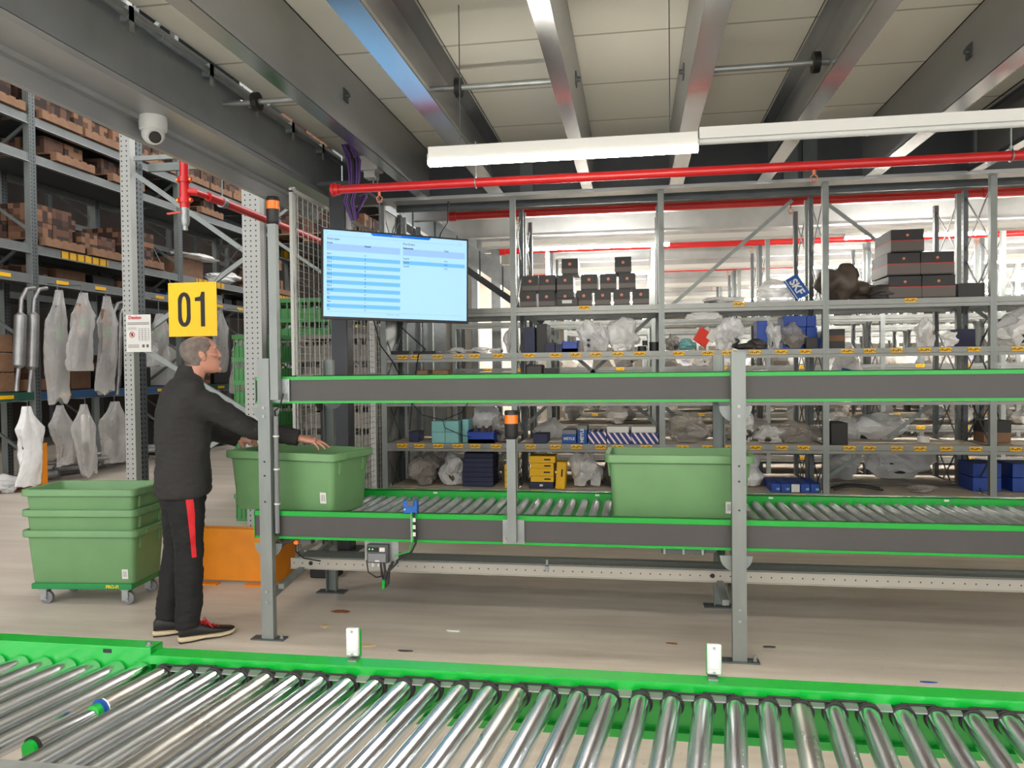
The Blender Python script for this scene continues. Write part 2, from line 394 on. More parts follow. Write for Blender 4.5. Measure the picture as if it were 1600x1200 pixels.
def tie(x0, x1, capx, label):
    t = thing('tie_rod', label, 'rod', (capx, 4.86, 3.37))
    ob('rod', MB().cyl((x0, 4.86, 3.37), (x1, 4.86, 3.37), .019, 12), 'galv', t)
    ob('cap', MB().cyl((capx - .025, 4.86, 3.37), (capx + .015, 4.86, 3.37), .062, 20), 'black', t, label='round black end cap')
tie(-2.745, -1.98, -2.5, 'steel tie rod with a black disc, between the edge beam and the leftmost joist')
tie(-1.29, -.36, -1.1, 'steel tie rod with a black disc, above the screen and left part of the lamp')
tie(.33, 1.17, 1.1, 'steel tie rod right of centre ending in a black cap in the hollow joist')

# beams, pipes and trunking beyond the fascia: all run across
for i, y in enumerate((8.25, 9.5, 10.75, 12.0, 13.25, 14.5, 15.8, 17.2, 19, 21, 23.5)):
    t = ob('ceiling_joist', MB().bx(-2.4, 12, y, y + .012, 3.2, 3.58).bx(-2.4, 12, y - .05, y + .05, 3.195, 3.205), ['galv_beam'])
    tag(t, 'grey joist running across the far ceiling, %s' % ['nearest behind the cross beam', 'second behind the cross beam', 'third behind the cross beam', 'fourth behind the cross beam', 'fifth behind the cross beam', 'sixth behind the cross beam', 'seventh behind the cross beam', 'eighth behind the cross beam', 'ninth, far down the hall', 'tenth, very far down the hall', 'last one before the end of the hall'][i], 'joist')
def sprinkler(x, y, z, parent):
    g = MB().cyl((x, y, z), (x, y, z - .03), .01, 8)
    g.tube([(x - .004, y, z - .03), (x - .022, y, z - .045), (x - .018, y, z - .065), (x, y, z - .075)], .004, 6)
    g.tube([(x + .004, y, z - .03), (x + .022, y, z - .045), (x + .018, y, z - .065), (x, y, z - .075)], .004, 6)
    g.cyl((x, y, z - .075), (x, y, z - .08), .018, 12)
    ob('sprinkler_head', g, 'copper_dot', parent)
def hanger(x, y, z, r, zt, parent):
    g = MB().cyl((x, y, z + r), (x, y, zt), .005, 6)
    g.tube([(x, y + (r + .006) * math.sin(a), z + (r + .006) * math.cos(a)) for a in [k * PI / 8 for k in range(17)]], .0055, 6)
    g.cyl((x, y, z + r + .005), (x, y, z + r + .03), .012, 8)
    ob('pipe_hanger', g, 'galv', parent)
t = thing('sprinkler_pipe', 'long glossy red sprinkler pipe crossing in front of the dark beam under the lamp', 'pipe', (0, 5.3, 2.86))
ob('pipe', MB().cyl((-2.12, 5.3, 2.862), (7, 5.3, 2.862), .031, 20), 'red_paint', t)
ob('end_cap', MB().cyl((-2.16, 5.3, 2.862), (-2.1, 5.3, 2.862), .042, 16).cyl((-2.15, 5.3, 2.862), (-2.135, 5.3, 2.862), .05, 8), 'red_paint', t)
for x in (-1.09, 2.37): hanger(x, 5.3, 2.862, .031, 3.15, t)
for x in (-1.8, 1.18): sprinkler(x, 5.3, 2.834, t)
for i, (y, x0) in enumerate(((7.95, -1.9), (10.5, -1.8), (13.1, -1.8), (15.7, -1.8))):
    t = thing('sprinkler_pipe', 'dull red sprinkler pipe in the far ceiling, %s behind the cross beam' % ['first', 'second', 'third', 'fourth'][i], 'pipe', (0, y, 3.16))
    ob('pipe', MB().cyl((x0, y, 3.175), (12, y, 3.175), .04, 14), 'red_paint', t)
    ob('end_cap', MB().cyl((x0 - .03, y, 3.175), (x0 + .05, y, 3.175), .052, 14), 'red_paint', t)
    for x in (-1.2, 1.55, 4.3): sprinkler(x, y, 3.135, t)
    if i < 2: ob('coupling', MB().cyl((3.3, y, 3.175), (3.36, y, 3.175), .05, 14), 'red_paint', t)

def luminaire(y, z, x0, x1, t0, t1, label, far=False, trunk_label=None):
    t = thing('tube_lamp', label, 'lamp', ((x0 + x1) / 2, y, z))
    ob('housing', MB().prism([(y - .028, z + .028), (y + .028, z + .028), (y + .034, z + .10), (y - .034, z + .10)], 'X', x0, x1), 'lamp_body', t, bevel=.004)
    ob('diffuser', MB().bx(x0 + .006, x1 - .006, y - .03, y + .03, z, z + .028), 'tube_far' if far else 'tube_light', t, bevel=.006, label='glowing white diffuser')
    ob('end_plate', MB().bx(x0 - .004, x0, y - .033, y + .033, z - .002, z + .06).bx(x1, x1 + .004, y - .033, y + .033, z - .002, z + .06), 'white_plastic', t)
    if t1 is not None:
        k = thing('lamp_trunking', trunk_label, 'trunking', ((t0 + t1) / 2, y, z + .05))
        ob('channel', MB().bx(t0, t1, y - .032, y + .032, z + .06, z + .12), 'lamp_body', k)
        ob('cover_strip', MB().cyl((t0, y, z + .052), (t1, y, z + .052), .018, 10), 'white_plastic', k)
    return t
luminaire(4.2, 2.695, -1.13, .345, .352, 4.5, 'long glowing tube lamp hanging above the two-tier conveyor', trunk_label='unlit white lamp trunking continuing right from the long lamp')
for x in (-.95, .2):
    m = MB().cyl((x, 4.2, 2.795), (x, 4.2, 3.58), .003, 6)
    o = ob('suspension_wire', m, 'galv_dark'); tag(o, 'thin suspension wire at the %s end of the long lamp' % ('left' if x < 0 else 'right'), 'wire')
luminaire(.55, 3.02, -3.2, -.1, None, None, 'unseen tube lamp added over the near roller conveyor, left one')  # this pair is out of view, added to brighten rollers and floor
luminaire(.55, 3.02, .2, 3.3, None, None, 'unseen tube lamp added over the near roller conveyor, right one')
luminaire(-1.6, 3.02, -2.2, 2.4, None, None, 'unseen tube lamp added farther behind the camera')  # another added fill lamp, out of view
luminaire(4.2, 2.695, 4.6, 6.1, None, None, 'tube lamp in line with the long lamp, outside the right edge')
FN = ['first', 'second', 'third', 'fourth', 'fifth', 'sixth']
for i, y in enumerate((9.1, 11.75, 14.35, 17.0, 19.6)):
    for k, (x0, x1) in enumerate(((-1.3, .42), (2.35, 3.9), (4.6, 6.7), (7.0, 9.1))):  # aisle rows include extra lamps added to brighten the background
        if k == 3 and i < 2: continue
        luminaire(y, 2.96, x0, x1, *((-1.8, 11) if k == 0 else (None, None)), 'tube lamp in the %s aisle behind the shelving, %s along it' % (FN[i], FN[k]), True,
                  'white trunking carrying the lamps of the %s aisle' % FN[i])
for i, (x, y) in enumerate(((-6.2, 9), (-6.2, 16), (-6.2, 24), (-12, 12), (-12, 20), (-6.2, 1.5))):  # unseen lamps added to light the left hall
    t = thing('added_hall_lamp', 'added unseen lamp under the hall roof above the pallet racks, %s of six' % FN[i], 'lamp', (x, y, 9.6), group='added lamps over the pallet aisles')
    ob('housing', MB().bx(x - .25, x + .25, y - .7, y + .7, 9.56, 9.7), 'lamp_body', t)
    ob('diffuser', MB().bx(x - .22, x + .22, y - .66, y + .66, 9.54, 9.56), 'tube_light', t)
    ob('drop_rod', MB().cyl((x, y, 9.7), (x, y, 10.598), .012, 6), 'galv_dark', t)

# ================================================================ NEAR ROLLER CONVEYOR
SK = math.tan(RAD(7.0))
def roller(name, x, y0, y1, z, r, parent, m='steel', sk=SK, rim=True, seg=24):
    """roller with a closed rounded end; x is its place at the far end y1"""
    a = Vector((x - (y1 - y0) * sk, y0, z)); b = Vector((x, y1, z)); d = (b - a).normalized()
    g = MB().tube([a, a + d * .003, b - d * .003, b], [r * .9, r, r, r * .9], seg)
    o = ob(name, g, m, parent)
    return o
near = thing('roller_conveyor', 'green-railed roller conveyor in the foreground with chrome rollers and round belts', 'conveyor', (.5, 1.6, 0))
YF, ZT = 1.888, .757
ob('far_rail', MB().prism([(YF, .775), (YF, .752), (YF + .003, .752), (YF + .003, .772), (1.94, .772), (1.94, .65), (1.895, .65), (1.895, .646), (1.944, .646), (1.944, .7762), (YF, .7762)], 'X', -1.315, 4.0)
   .bx(-1.315, 4.0, 1.925, 1.93, .65, .775), 'rail_green', near)
ob('inner_web', MB().bx(-1.315, 4.0, 1.915, 1.92, .62, .74), 'rail_green', near)
gg = MB()
x = -1.27
k = 0
while x < 3.9:
    gg.bx(x + .012, x + .062, YF - .001, YF + .004, .742, .7525)
    x += .0748; k += 1
ob('rail_notches', gg, 'rail_green', near)
x = -1.262; k = 0
steel_tab = mesh('bracket_tab', MB().prism([(-.026, -.004), (0, .002), (0, -.001), (-.026, -.007)], 'X', -.017, .017), 'galv')
ring = MB()
for q in (0.0, .010):
    ring.tube([(.0262 * math.cos(a), -q - .012, .0262 * math.sin(a)) for a in [j * 2 * PI / 28 for j in range(29)]], .0032, 6, False)
ring_me = mesh('drive_ring', ring, 'black_rubber')
bearing_me = mesh('bearing', MB().cyl((0, 0, 0), (0, .03, 0), .009, 10).cyl((0, -.006, 0), (0, .001, 0), .022, 16), 'black')
hub_me = mesh('roller_hub', MB().cyl((0, -.004, 0), (0, .006, 0), .0245, 18), 'black_rubber')
while x < 3.9:
    if k == 0:
        a0 = Vector((x, 1.872, ZT - .025)); d = Vector((-SK, -1, 0)).normalized()
        roller('short_roller', x, 1.66, 1.872, ZT - .025, .0245, near, 'steel_worn')['label'] = 'short worn matt roller with a blue end'
        e = Vector((x - (1.872 - 1.66) * SK, 1.66, ZT - .025))
        ob('blue_end', MB().cyl(e, e + d * .004, .0245, 20).cyl(e + d * .004, e + d * .010, .021, 20), ['blue_ink'], near)
        ob('green_plug', MB().cyl(e + d * .010, e + d * .026, .0175, 18), 'rail_green', near)
        f0 = e + d * .026 + Vector((0, 0, -.004)); f1 = f0 + d * .16
        ob('second_short_roller', MB().tube([f0, f0 + d * .12, f1], [.015, .0235, .0235], 20), 'steel', near, label='tapered short roller with a green end')
        ob('black_collar', MB().cyl(f1, f1 + d * .006, .0245, 20), 'black_rubber', near)
        ob('green_plug', MB().cyl(f1 + d * .006, f1 + d * .016, .0185, 18), 'rail_green', near)
    else:
        rr = roller('roller', x, 1.345, 1.868, ZT - .025, .025, near, 'steel_worn' if k % 9 == 4 else 'steel')
    for me_, nm, yy in ((ring_me, 'drive_ring', 1.886), (hub_me, 'roller_hub', 1.872)):
        o = bpy.data.objects.new(nm, me_); C.objects.link(o); o.parent = near; o.location = Vector((x + .001, yy, ZT - .025)) - near.location
    if k % 1 == 0:
        o = bpy.data.objects.new('bracket_tab', steel_tab); C.objects.link(o); o.parent = near
        o.location = Vector((x + .0374, YF + .0, .752)) - near.location
    x += .0748; k += 1
# belts between neighbouring rollers
x = -1.262
while x < 3.85:
    kk = round((x + 1.262) / .0748)
    if kk not in (7, 16, 24, 33, 41):
        q = .878 if kk % 2 else .868
        ob('round_belt', MB().cyl((x, 1 + q, ZT + .0025), (x + .0748, 1 + q, ZT + .0025), .0028, 6), 'black_rubber', near)
    x += .0748
ob('near_rail', MB().prism([(1.335, .776), (1.29, .776), (1.29, .63), (1.335, .63), (1.335, .634), (1.294, .634), (1.294, .772), (1.335, .772)], 'X', -1.6, 4.0), 'steel_old', near)
for x in (-1.1, 3.2):
    for y in (1.27, 1.95): ob('leg', MB().bx(x - .035, x + .035, y - .02, y + .02, 0, .66).bx(x - .07, x + .07, y - .04, y + .04, 0, .01), 'galv_post', near)
    ob('cross_tie', MB().bx(x - .02, x + .02, 1.27, 1.95, .45, .5), 'galv_post', near)
# the separate left conveyor section
lef = thing('roller_conveyor', 'taller green-railed conveyor section at the lower left with six chrome rollers in view', 'conveyor', (-1.9, 1.6, 0))
ob('far_rail', MB().prism([(1.905, .789), (1.905, .64), (1.909, .64), (1.909, .785), (1.955, .785), (1.955, .64), (1.959, .64), (1.959, .789)], 'X', -3.6, -1.322)
   .bx(-1.3255, -1.322, 1.905, 1.959, .64, .789), 'rail_green', lef, bevel=.0015)
ob('slot', MB().box((-1.455, 1.9045, .775), (.026, .002, .011)), 'black', lef, bevel=.004)
ob('rail_screw', MB().cyl((-1.345, 1.93, .789), (-1.345, 1.93, .796), .006, 6).cyl((-1.345, 1.93, .789), (-1.345, 1.93, .791), .011, 12), 'galv', lef)
x = -1.345; 
for k in range(24):
    if k < 26: roller('roller', x, 1.345, 1.903, .725, .025, lef)
    x -= .0748
ob('near_rail', MB().prism([(1.335, .776), (1.29, .776), (1.29, .63), (1.335, .63), (1.335, .634), (1.294, .634), (1.294, .772), (1.335, .772)], 'X', -3.6, -1.605), 'steel_old', lef)
for x in (-3.3, -1.75):
    for y in (1.27, 1.98): ob('leg', MB().bx(x - .035, x + .035, y - .018, y + .018, 0, .66), 'galv_post', lef)
# reflectors standing on the rail
for px, tx, label in ((-.748, -.01, 'white rectangular reflector on the near green rail, below the small controller'), (.191, .012, 'white rectangular reflector on the near green rail, beside the right conveyor leg')):
    t = thing('reflector', label, 'reflector', (px, 1.935, .776))
    ob('bracket', MB().bx(px - .012 - tx * .3, px + .012 - tx * .3, 1.915, 1.95, .776, .779).bx(px - .01, px + .01, 1.946, 1.949, .776, .80), 'galv', t)
    ob('body', MB().bx(px - .0175, px + .0175, 1.925, 1.94, .786, .861), 'white_plastic', t, bevel=.004)
    ob('lens', MB().bx(px - .0115, px + .0115, 1.9235, 1.9255, .80, .845), 'label_white', t, bevel=.001)
    ob('green_backing', MB().bx(px - .0185, px + .0195, 1.94, 1.946, .782, .855), 'rail_green', t)
    for z in (.792, .853): ob('screw', MB().cyl((px, 1.9235, z), (px, 1.926, z), .0035, 10), 'galv', t)

# ================================================================ TWO-TIER CONVEYOR
X0, X1 = -2.19, 5.2
two = thing('two_tier_conveyor', 'two-tier conveyor with grey side panels between green edges on galvanised posts', 'conveyor', (1, 4.5, 0))
def tier(z0, z1, x0, lip, rollers):
    # front rail: lips outward, grey panel recessed
    ob('front_rail', MB().bx(x0, X1, 4.13, 4.175, z1 - lip, z1).bx(x0, X1, 4.13, 4.175, z0, z0 + .014).bx(x0, X1, 4.160, 4.175, z0, z1).bx(x0, x0 + .004, 4.13, 4.175, z0, z1), 'rail_green', two)
    ob('side_panel', MB().bx(x0 + .004, X1, 4.136, 4.160, z0 + .014, z1 - lip), 'panel_grey', two, label='grey side panel')
    ob('rear_rail', MB().bx(x0, X1, 4.95, 4.955, z0, z1).bx(x0, X1, 4.95, 5.0, z1 - .004, z1).bx(x0, X1, 4.955, 5.0, z0, z0 + .004), 'rail_green', two)
    ob('end_tie', MB().bx(x0 + .03, x0 + .07, 4.175, 4.95, z0 + .02, z0 + .06), 'galv_post', two)
tier(.578, .738, X0, .027, True)
tier(1.362, 1.516, X0 + .02, .02, False)
x = X0 + .06
rm = mesh('roller', MB().tube([(0, -.385, 0), (0, -.38, 0), (0, .345, 0), (0, .347, 0)], [.023, .025, .025, .022], 18)
          .tube([(0, .347, 0), (0, .356, 0), (0, .364, 0), (0, .372, 0), (0, .385, 0)], [.020, .0205, .022, .0205, .017], 14), 'steel_old')
sup = MB()
k = 0
while x < X1 - .05 and k < 97:
    o = bpy.data.objects.new('roller', rm); C.objects.link(o); o.parent = two; o.location = Vector((x, 4.565, .682)) - two.location
    sup.cyl((x, 4.2, 1.475), (x, 4.93, 1.475), .025, 10)
    x += .0755; k += 1
o = ob('upper_roller_bed', sup, 'steel_old', two); o['kind'] = 'stuff'
for x in (-1.32, -.24, .84, 1.86, 2.94):
    o = ob('rail_slot', MB().box((x, 4.9492, .722), (.028, .002, .012)), 'label_white', two, bevel=.005)
    o['label'] = 'pale oval slot'
post_prof = lambda xa, xb, ya, yb, t: [(xa, yb), (xa, ya), (xb, ya), (xb, yb), (xb - t, yb), (xb - t, ya + t), (xa + t, ya + t), (xa + t, yb)]
for x in (-2.095, .535, 3.16):
    f = ob('post', MB().prism(post_prof(x - .036, x + .036, 4.083, 4.128, .004), 'Z', 0.008, 1.622), 'galv_post', two, label='front galvanised C-section post')
    ob('foot_plate', MB().bx(x - .10, x + .10, 4.07, 4.14, 0, .008), 'galv_dark', f)
    ob('anchor_bolt', MB().cyl((x + .078, 4.10, 0), (x + .078, 4.10, .035), .006, 8).cyl((x + .078, 4.10, .008), (x + .078, 4.10, .018), .011, 6), 'galv', f)
    for z in (.22, .28, .95, 1.03, 1.29, 1.34, .8):
        ob('bolt_head', MB().cyl((x, 4.0785, z), (x, 4.085, z), .009 if z in (1.29, 1.34, .28, .22) else .005, 8), 'galv' if z in (1.29, 1.34, .28, .22) else 'black', f)
    b = ob('rear_post', MB().prism([(a, 2 * 5.03 - c) for a, c in post_prof(x - .036, x + .036, 5.003, 5.048, .004)], 'Z', .008, 1.622), 'galv_post', two)
    ob('foot_plate', MB().bx(x - .10, x + .10, 4.99, 5.08, 0, .008), 'galv_dark', b)
    for z in (.24, .50):
        ob('cross_brace', MB().bar((x, 4.12, z), (x, 5.02, z + .11), .03, .04), 'galv_post', two)
    for z in (1.36, .56):
        g = MB().tube([(x + .05, 4.072 + .9, z - .0), (x + .05, 4.078 + .9, z - .0)], .075, 24)
        ob('gusset_disc', g, 'galv_post', two)
    for z in (1.335, .545):
        ob('front_gusset', MB().prism([(x - .01 + .085 * math.cos(a), z + .005 + .085 * math.sin(a)) for a in [k * PI / 10 + PI for k in range(11)]], 'Y', 4.131, 4.134), 'galv_post', two)

# lower return belt
bl = thing('return_belt_conveyor', 'low return belt with a punched grey side rail under the two-tier conveyor', 'conveyor', (1, 4.5, .3))
ob('belt', MB().bx(-2.07, X1, 4.425, 4.60, .392, .40).bx(-2.07, X1, 4.425, 4.60, .35, .355), 'belt_rubber', bl)
ob('side_rail', MB().bx(-2.1, X1, 4.41, 4.422, .335, .395).bx(-2.1, X1, 4.40, 4.422, .331, .335), 'belt_side', bl)
ob('side_rail', MB().bx(-2.1, X1, 4.605, 4.615, .335, .395), 'galv', bl)
ob('end_roller', MB().cyl((-2.06, 4.42, .372), (-2.06, 4.605, .372), .022, 14), 'black_rubber', bl)
for x in (-1.97, .43): ob('axle_hole', MB().cyl((x, 4.407, .366), (x, 4.411, .366), .013, 14), 'black', bl)
ob('splice_bolt', MB().cyl((-.51, 4.41, .40), (-.51, 4.41, .43), .008, 8).cyl((-.51, 4.405, .36), (-.51, 4.405, .395), .009, 8), 'galv', bl)
for x in (-2.0, .5, 3.1):
    ob('support_arm', MB().bar((x - .03, 4.13, .30), (x - .03, 4.62, .345), .035, .03), 'galv_post', bl)

# status beacons on poles
def beacon(x, zb, zt, plate, label):
    t = thing('beacon', label, 'beacon', (x, 4.1, zb))
    ob('pole', MB().prism(post_prof(x - .024, x + .024, 4.075, 4.115, .003), 'Z', zb, zt), 'galv_post', t)
    ob('base_plate', MB().bx(*plate, 4.122, 4.128, zb - .015, zb + .118), 'galv', t)
    for a in (plate[0] + .015, plate[1] - .015):
        for z in (zb + .01, zb + .093): ob('bolt', MB().cyl((a, 4.116, z), (a, 4.122, z), .007, 8), 'galv', t)
    ob('lamp_base', MB().tube([(x, 4.1, zt), (x, 4.1, zt + .012), (x, 4.1, zt + .02), (x, 4.1, zt + .085)], [.028, .034, .036, .037], 24), 'black', t)
    ob('amber_lens', MB().cyl((x, 4.1, zt + .085), (x, 4.1, zt + .132), .0365, 24), 'amber', t, label='orange lens ring')
    ob('cap', MB().tube([(x, 4.1, zt + .132), (x, 4.1, zt + .15), (x, 4.1, zt + .156)], [.0375, .0375, .033], 24), 'black', t)
beacon(-2.025, 1.385, 2.385, (-2.08, -1.955), 'tall beacon with an orange ring on a pole at the left end of the conveyor')
beacon(-.662, .60, 1.165, (-.72, -.60), 'short beacon with an orange ring standing on the lower tier, left of centre')
# cable conduit beside the left post
t = thing('cable_conduit', 'vertical grey plastic conduit strapped beside the left conveyor post', 'conduit', (-2.035, 4.12, .6))
ob('tube', MB().cyl((-2.037, 4.112, .615), (-2.035, 4.112, 1.29), .014, 14), 'grey_rubber', t)
for z in (.78, .98, 1.17): ob('clip', MB().cyl((-2.036, 4.112, z), (-2.036, 4.112, z + .009), .018, 14), 'label_white', t)
ob('cable', MB().tube([(-2.037, 4.112, 1.28), (-2.035, 4.10, 1.32), (-2.0, 4.09, 1.345), (-1.985, 4.09, 1.39), (-1.98, 4.10, 1.42)], .005, 6)
   .tube([(-2.037, 4.112, .62), (-2.03, 4.10, .575), (-2.0, 4.11, .555), (-1.96, 4.13, .56), (-1.93, 4.16, .59)], .005, 6), 'black', t)

# blue light barrier and controller
t = thing('light_barrier', 'small blue light barrier clipped to the lower green rail, with cables', 'sensor', (-1.243, 4.12, .738))
ob('body', MB().bx(-1.285, -1.205, 4.115, 4.155, .742, .815), 'blue_plastic', t, bevel=.004)
ob('clip', MB().bx(-1.26, -1.222, 4.105, 4.116, .785, .82).bx(-1.25, -1.235, 4.105, 4.125, .815, .83), 'galv_dark', t)
ob('lens', MB().cyl((-1.275, 4.112, .765), (-1.275, 4.116, .765), .005, 10), 'white_plastic', t)
ob('cable', MB().tube([(-1.222, 4.11, .75), (-1.215, 4.10, .70), (-1.205, 4.10, .64), (-1.21, 4.10, .58), (-1.235, 4.10, .53), (-1.29, 4.11, .50), (-1.33, 4.12, .47)], .0055, 8), 'black', t)
ob('green_cable', MB().tube([(-1.235, 4.11, .75), (-1.228, 4.10, .68), (-1.224, 4.10, .60), (-1.25, 4.10, .53), (-1.30, 4.11, .515), (-1.34, 4.12, .50)], .0045, 8), 'rail_green', t)
ob('steel_strip', MB().bx(-1.244, -1.230, 4.118, 4.124, .58, .745), 'galv', t)
for z in (.66, .70, .62): ob('cable_tag', MB().bx(-1.224, -1.208, 4.092, 4.10, z, z + .022), 'label_white', t)
t = thing('motor_controller', 'grey conveyor controller with green lights on a steel plate below the lower tier', 'controller', (-1.4, 4.15, .45))
ob('mounting_plate', MB().bx(-1.53, -1.33, 4.16, 4.164, .45, .578), 'galv', t)
ob('case', MB().bx(-1.505, -1.38, 4.12, 4.16, .455, .56), 'pcb', t, bevel=.005)
ob('display', MB().bx(-1.50, -1.435, 4.117, 4.121, .522, .545), 'glass_dark', t)
for x in (-1.487, -1.468): ob('status_light', MB().cyl((x, 4.115, .535), (x, 4.118, .535), .004, 8), 'led_green', t)
ob('sticker', MB().bx(-1.428, -1.397, 4.1175, 4.121, .522, .545), 'label_white', t)
ob('terminal_cover', MB().bx(-1.495, -1.39, 4.112, 4.12, .462, .512), 'grey_rubber', t, bevel=.003)
ob('type_plate', MB().bx(-1.452, -1.428, 4.1105, 4.1125, .466, .474), 'label_white', t)
for x in (-1.475, -1.44): ob('cable_gland', MB().cyl((x, 4.14, .432), (x, 4.14, .456), .009, 10), 'white_plastic', t)
ob('cable_bundle', MB().tube([(-1.41, 4.14, .46), (-1.40, 4.13, .40), (-1.41, 4.12, .34), (-1.40, 4.12, .32), (-1.385, 4.13, .34), (-1.38, 4.14, .42), (-1.36, 4.15, .46)], .008, 8)
   .tube([(-1.43, 4.14, .45), (-1.415, 4.12, .39), (-1.40, 4.12, .33), (-1.39, 4.13, .40), (-1.33, 4.15, .46)], .007, 8)
   .tube([(-1.52, 4.16, .46), (-1.50, 4.13, .40), (-1.45, 4.12, .375), (-1.42, 4.13, .38)], .004, 8), 'black', t)
ob('green_plug', MB().cyl((-1.405, 4.11, .315), (-1.403, 4.11, .365), .009, 10), 'rail_green', t)
t = thing('junction_box', 'small grey electrical box under the lower tier, left of the right conveyor leg', 'box', (.28, 4.18, .54))
ob('case', MB().bx(.14, .37, 4.17, 4.24, .545, .575).bx(.37, .43, 4.18, 4.23, .55, .577), 'galv_dark', t, bevel=.003)
ob('rib', MB().bx(.15, .16, 4.16, 4.17, .542, .575).bx(.25, .26, 4.16, 4.17, .542, .575).bx(.35, .36, 4.16, 4.17, .542, .575), 'galv', t)
t = thing('drive_unit', 'small drive box with cable under the left end of the lower tier', 'box', (-1.93, 4.17, .54))
ob('case', MB().bx(-1.96, -1.86, 4.17, 4.23, .54, .577), 'galv_dark', t, bevel=.003)
ob('knob', MB().cyl((-1.945, 4.15, .555), (-1.945, 4.17, .555), .014, 10), 'amber', t)
ob('cable', MB().tube([(-1.95, 4.16, .55), (-1.95, 4.16, .50), (-1.92, 4.2, .45), (-1.86, 4.3, .41)], .004, 6), 'black', t)
# black pedestal head seen behind the upper tier
t = thing('scanner_pedestal', 'black pedestal with a round head behind the left tote, before the dark column', 'pedestal', (-2.27, 5.45, 0))
ob('stem', MB().bx(-2.33, -2.26, 5.42, 5.46, .1, 1.30), 'black', t, bevel=.01)
ob('head', MB().tube([(-2.30, 5.44, 1.46), (-2.30, 5.44, 1.34), (-2.30, 5.44, 1.27), (-2.30, 5.44, 1.25)], [.10, .09, .06, .03], 20), 'black', t)
ob('foot', MB().bx(-2.40, -2.20, 5.35, 5.52, 0, .1), 'black', t, bevel=.01)

# ================================================================ TOTES
def tote_mb(L=.80, W=.44, H=.36, wall=.004):
    """open tapered tote; origin at the centre of its bottom"""
    g = MB()
    def rr(l, w_, r, z, n=5):
        pts = []
        for cx, cy, a0 in ((l / 2 - r, w_ / 2 - r, 0), (-l / 2 + r, w_ / 2 - r, 90), (-l / 2 + r, -w_ / 2 + r, 180), (l / 2 - r, -w_ / 2 + r, 270)):
            for k in range(n): a = RAD(a0 + 90 * k / (n - 1)); pts.append((cx + r * math.cos(a), cy + r * math.sin(a), z))
        return pts
    o = [rr(L - .10, W - .10, .03, 0), rr(L - .09, W - .09, .035, .012), rr(L - .05, W - .05, .035, H - .055), rr(L - .05, W - .05, .035, H - .05),
         rr(L - .008, W - .008, .04, H - .045), rr(L, W, .04, H - .042), rr(L, W, .04, H - .004), rr(L - .006, W - .006, .038, H),
         rr(L - .05, W - .05, .034, H), rr(L - .056, W - .056, .032, H - .004), rr(L - .095, W - .095, .03, .02), rr(L - .11, W - .11, .028, .012)]
    # the rim dips in the middle of the short sides (handles)
    for q in (5, 6, 7, 8, 4, 9):
        ring = []
        for (x, y, z) in o[q]:
            ring.append((x, y, z))
        o[q] = ring
    g.loft(o, False)
    n = len(o[0]); b0 = len(g.v) - n * len(o)
    g.add([g.v[b0 + k] for k in range(n)], [tuple(range(n))[::-1]]); g.add([g.v[b0 + (len(o) - 1) * n + k] for k in range(n)], [tuple(range(n))])
    return g
def tote_ribs(L=.80, W=.44, H=.36):
    g = MB()
    for s in (-1, 1):
        for yy in (-1, 1):
            # corner pillars on the short sides
            g.loft([[(s * (L / 2 - .04), yy * (W / 2 - .11), .232), (s * (L / 2 - .02), yy * (W / 2 - .11), .232), (s * (L / 2 - .02), yy * (W / 2 - .09), .232), (s * (L / 2 - .04), yy * (W / 2 - .09), .232)],
                    [(s * (L / 2 - .03), yy * (W / 2 - .11), H - .05), (s * (L / 2 - .012), yy * (W / 2 - .11), H - .05), (s * (L / 2 - .012), yy * (W / 2 - .09), H - .05), (s * (L / 2 - .03), yy * (W / 2 - .09), H - .05)]])
        g.box((s * (L / 2 - .012), 0, H - .022), (.03, .18, .030))
    return g
tb = mesh('tote_body', tote_mb(), 'tote_green'); tr = mesh('tote_ribs', tote_ribs(), 'tote_green')
tlab = mesh('barcode_label', MB().bx(-.021, .021, 0, .0015, -.032, .032), 'label_white')
tbar = mesh('barcode_bars', MB().bx(-.013, .013, -.001, 0, -.018, .02), 'barcode')
def tote(loc, rz, label, lx=.27, lz=.075, group=None, lab=True):
    t = thing('tote', label, 'tote', loc, rz, group)
    for nm, me in (('body', tb), ('handle_ribs', tr)):
        o = bpy.data.objects.new(nm, me); C.objects.link(o); o.parent = t
    if lab:
        o = bpy.data.objects.new('barcode_label', tlab); C.objects.link(o); o.parent = t
        yy = -(.44 - .10) / 2 - .022 * (lz / .3) - .0075; o.location = (lx, yy, lz); o['label'] = 'white barcode sticker'; o.rotation_euler.x = RAD(3)
        b = bpy.data.objects.new('barcode', tbar); C.objects.link(b); b.parent = o
    return t
tote((.238, 4.432, .708), RAD(-.5), 'green plastic tote standing on the lower tier right of centre')
tl = tote((-2.04, 4.435, .708), RAD(-13), 'green plastic tote at the left end of the lower tier, under the worker\'s hands', lx=.30, lz=.10)
crz = RAD(5); cc = Vector((-3.66, 4.72, 0))
tote(cc + Vector((0, 0, .147)), crz, 'bottom green tote of the nested stack on the wheeled dolly', lx=.30, lz=.065, group=None)
tote(cc + Vector((0, 0, .283)), crz, 'middle green tote of the nested stack on the wheeled dolly', lab=False)
tote(cc + Vector((0, 0, .419)), crz, 'topmost green tote of the nested stack on the wheeled dolly', lab=False)
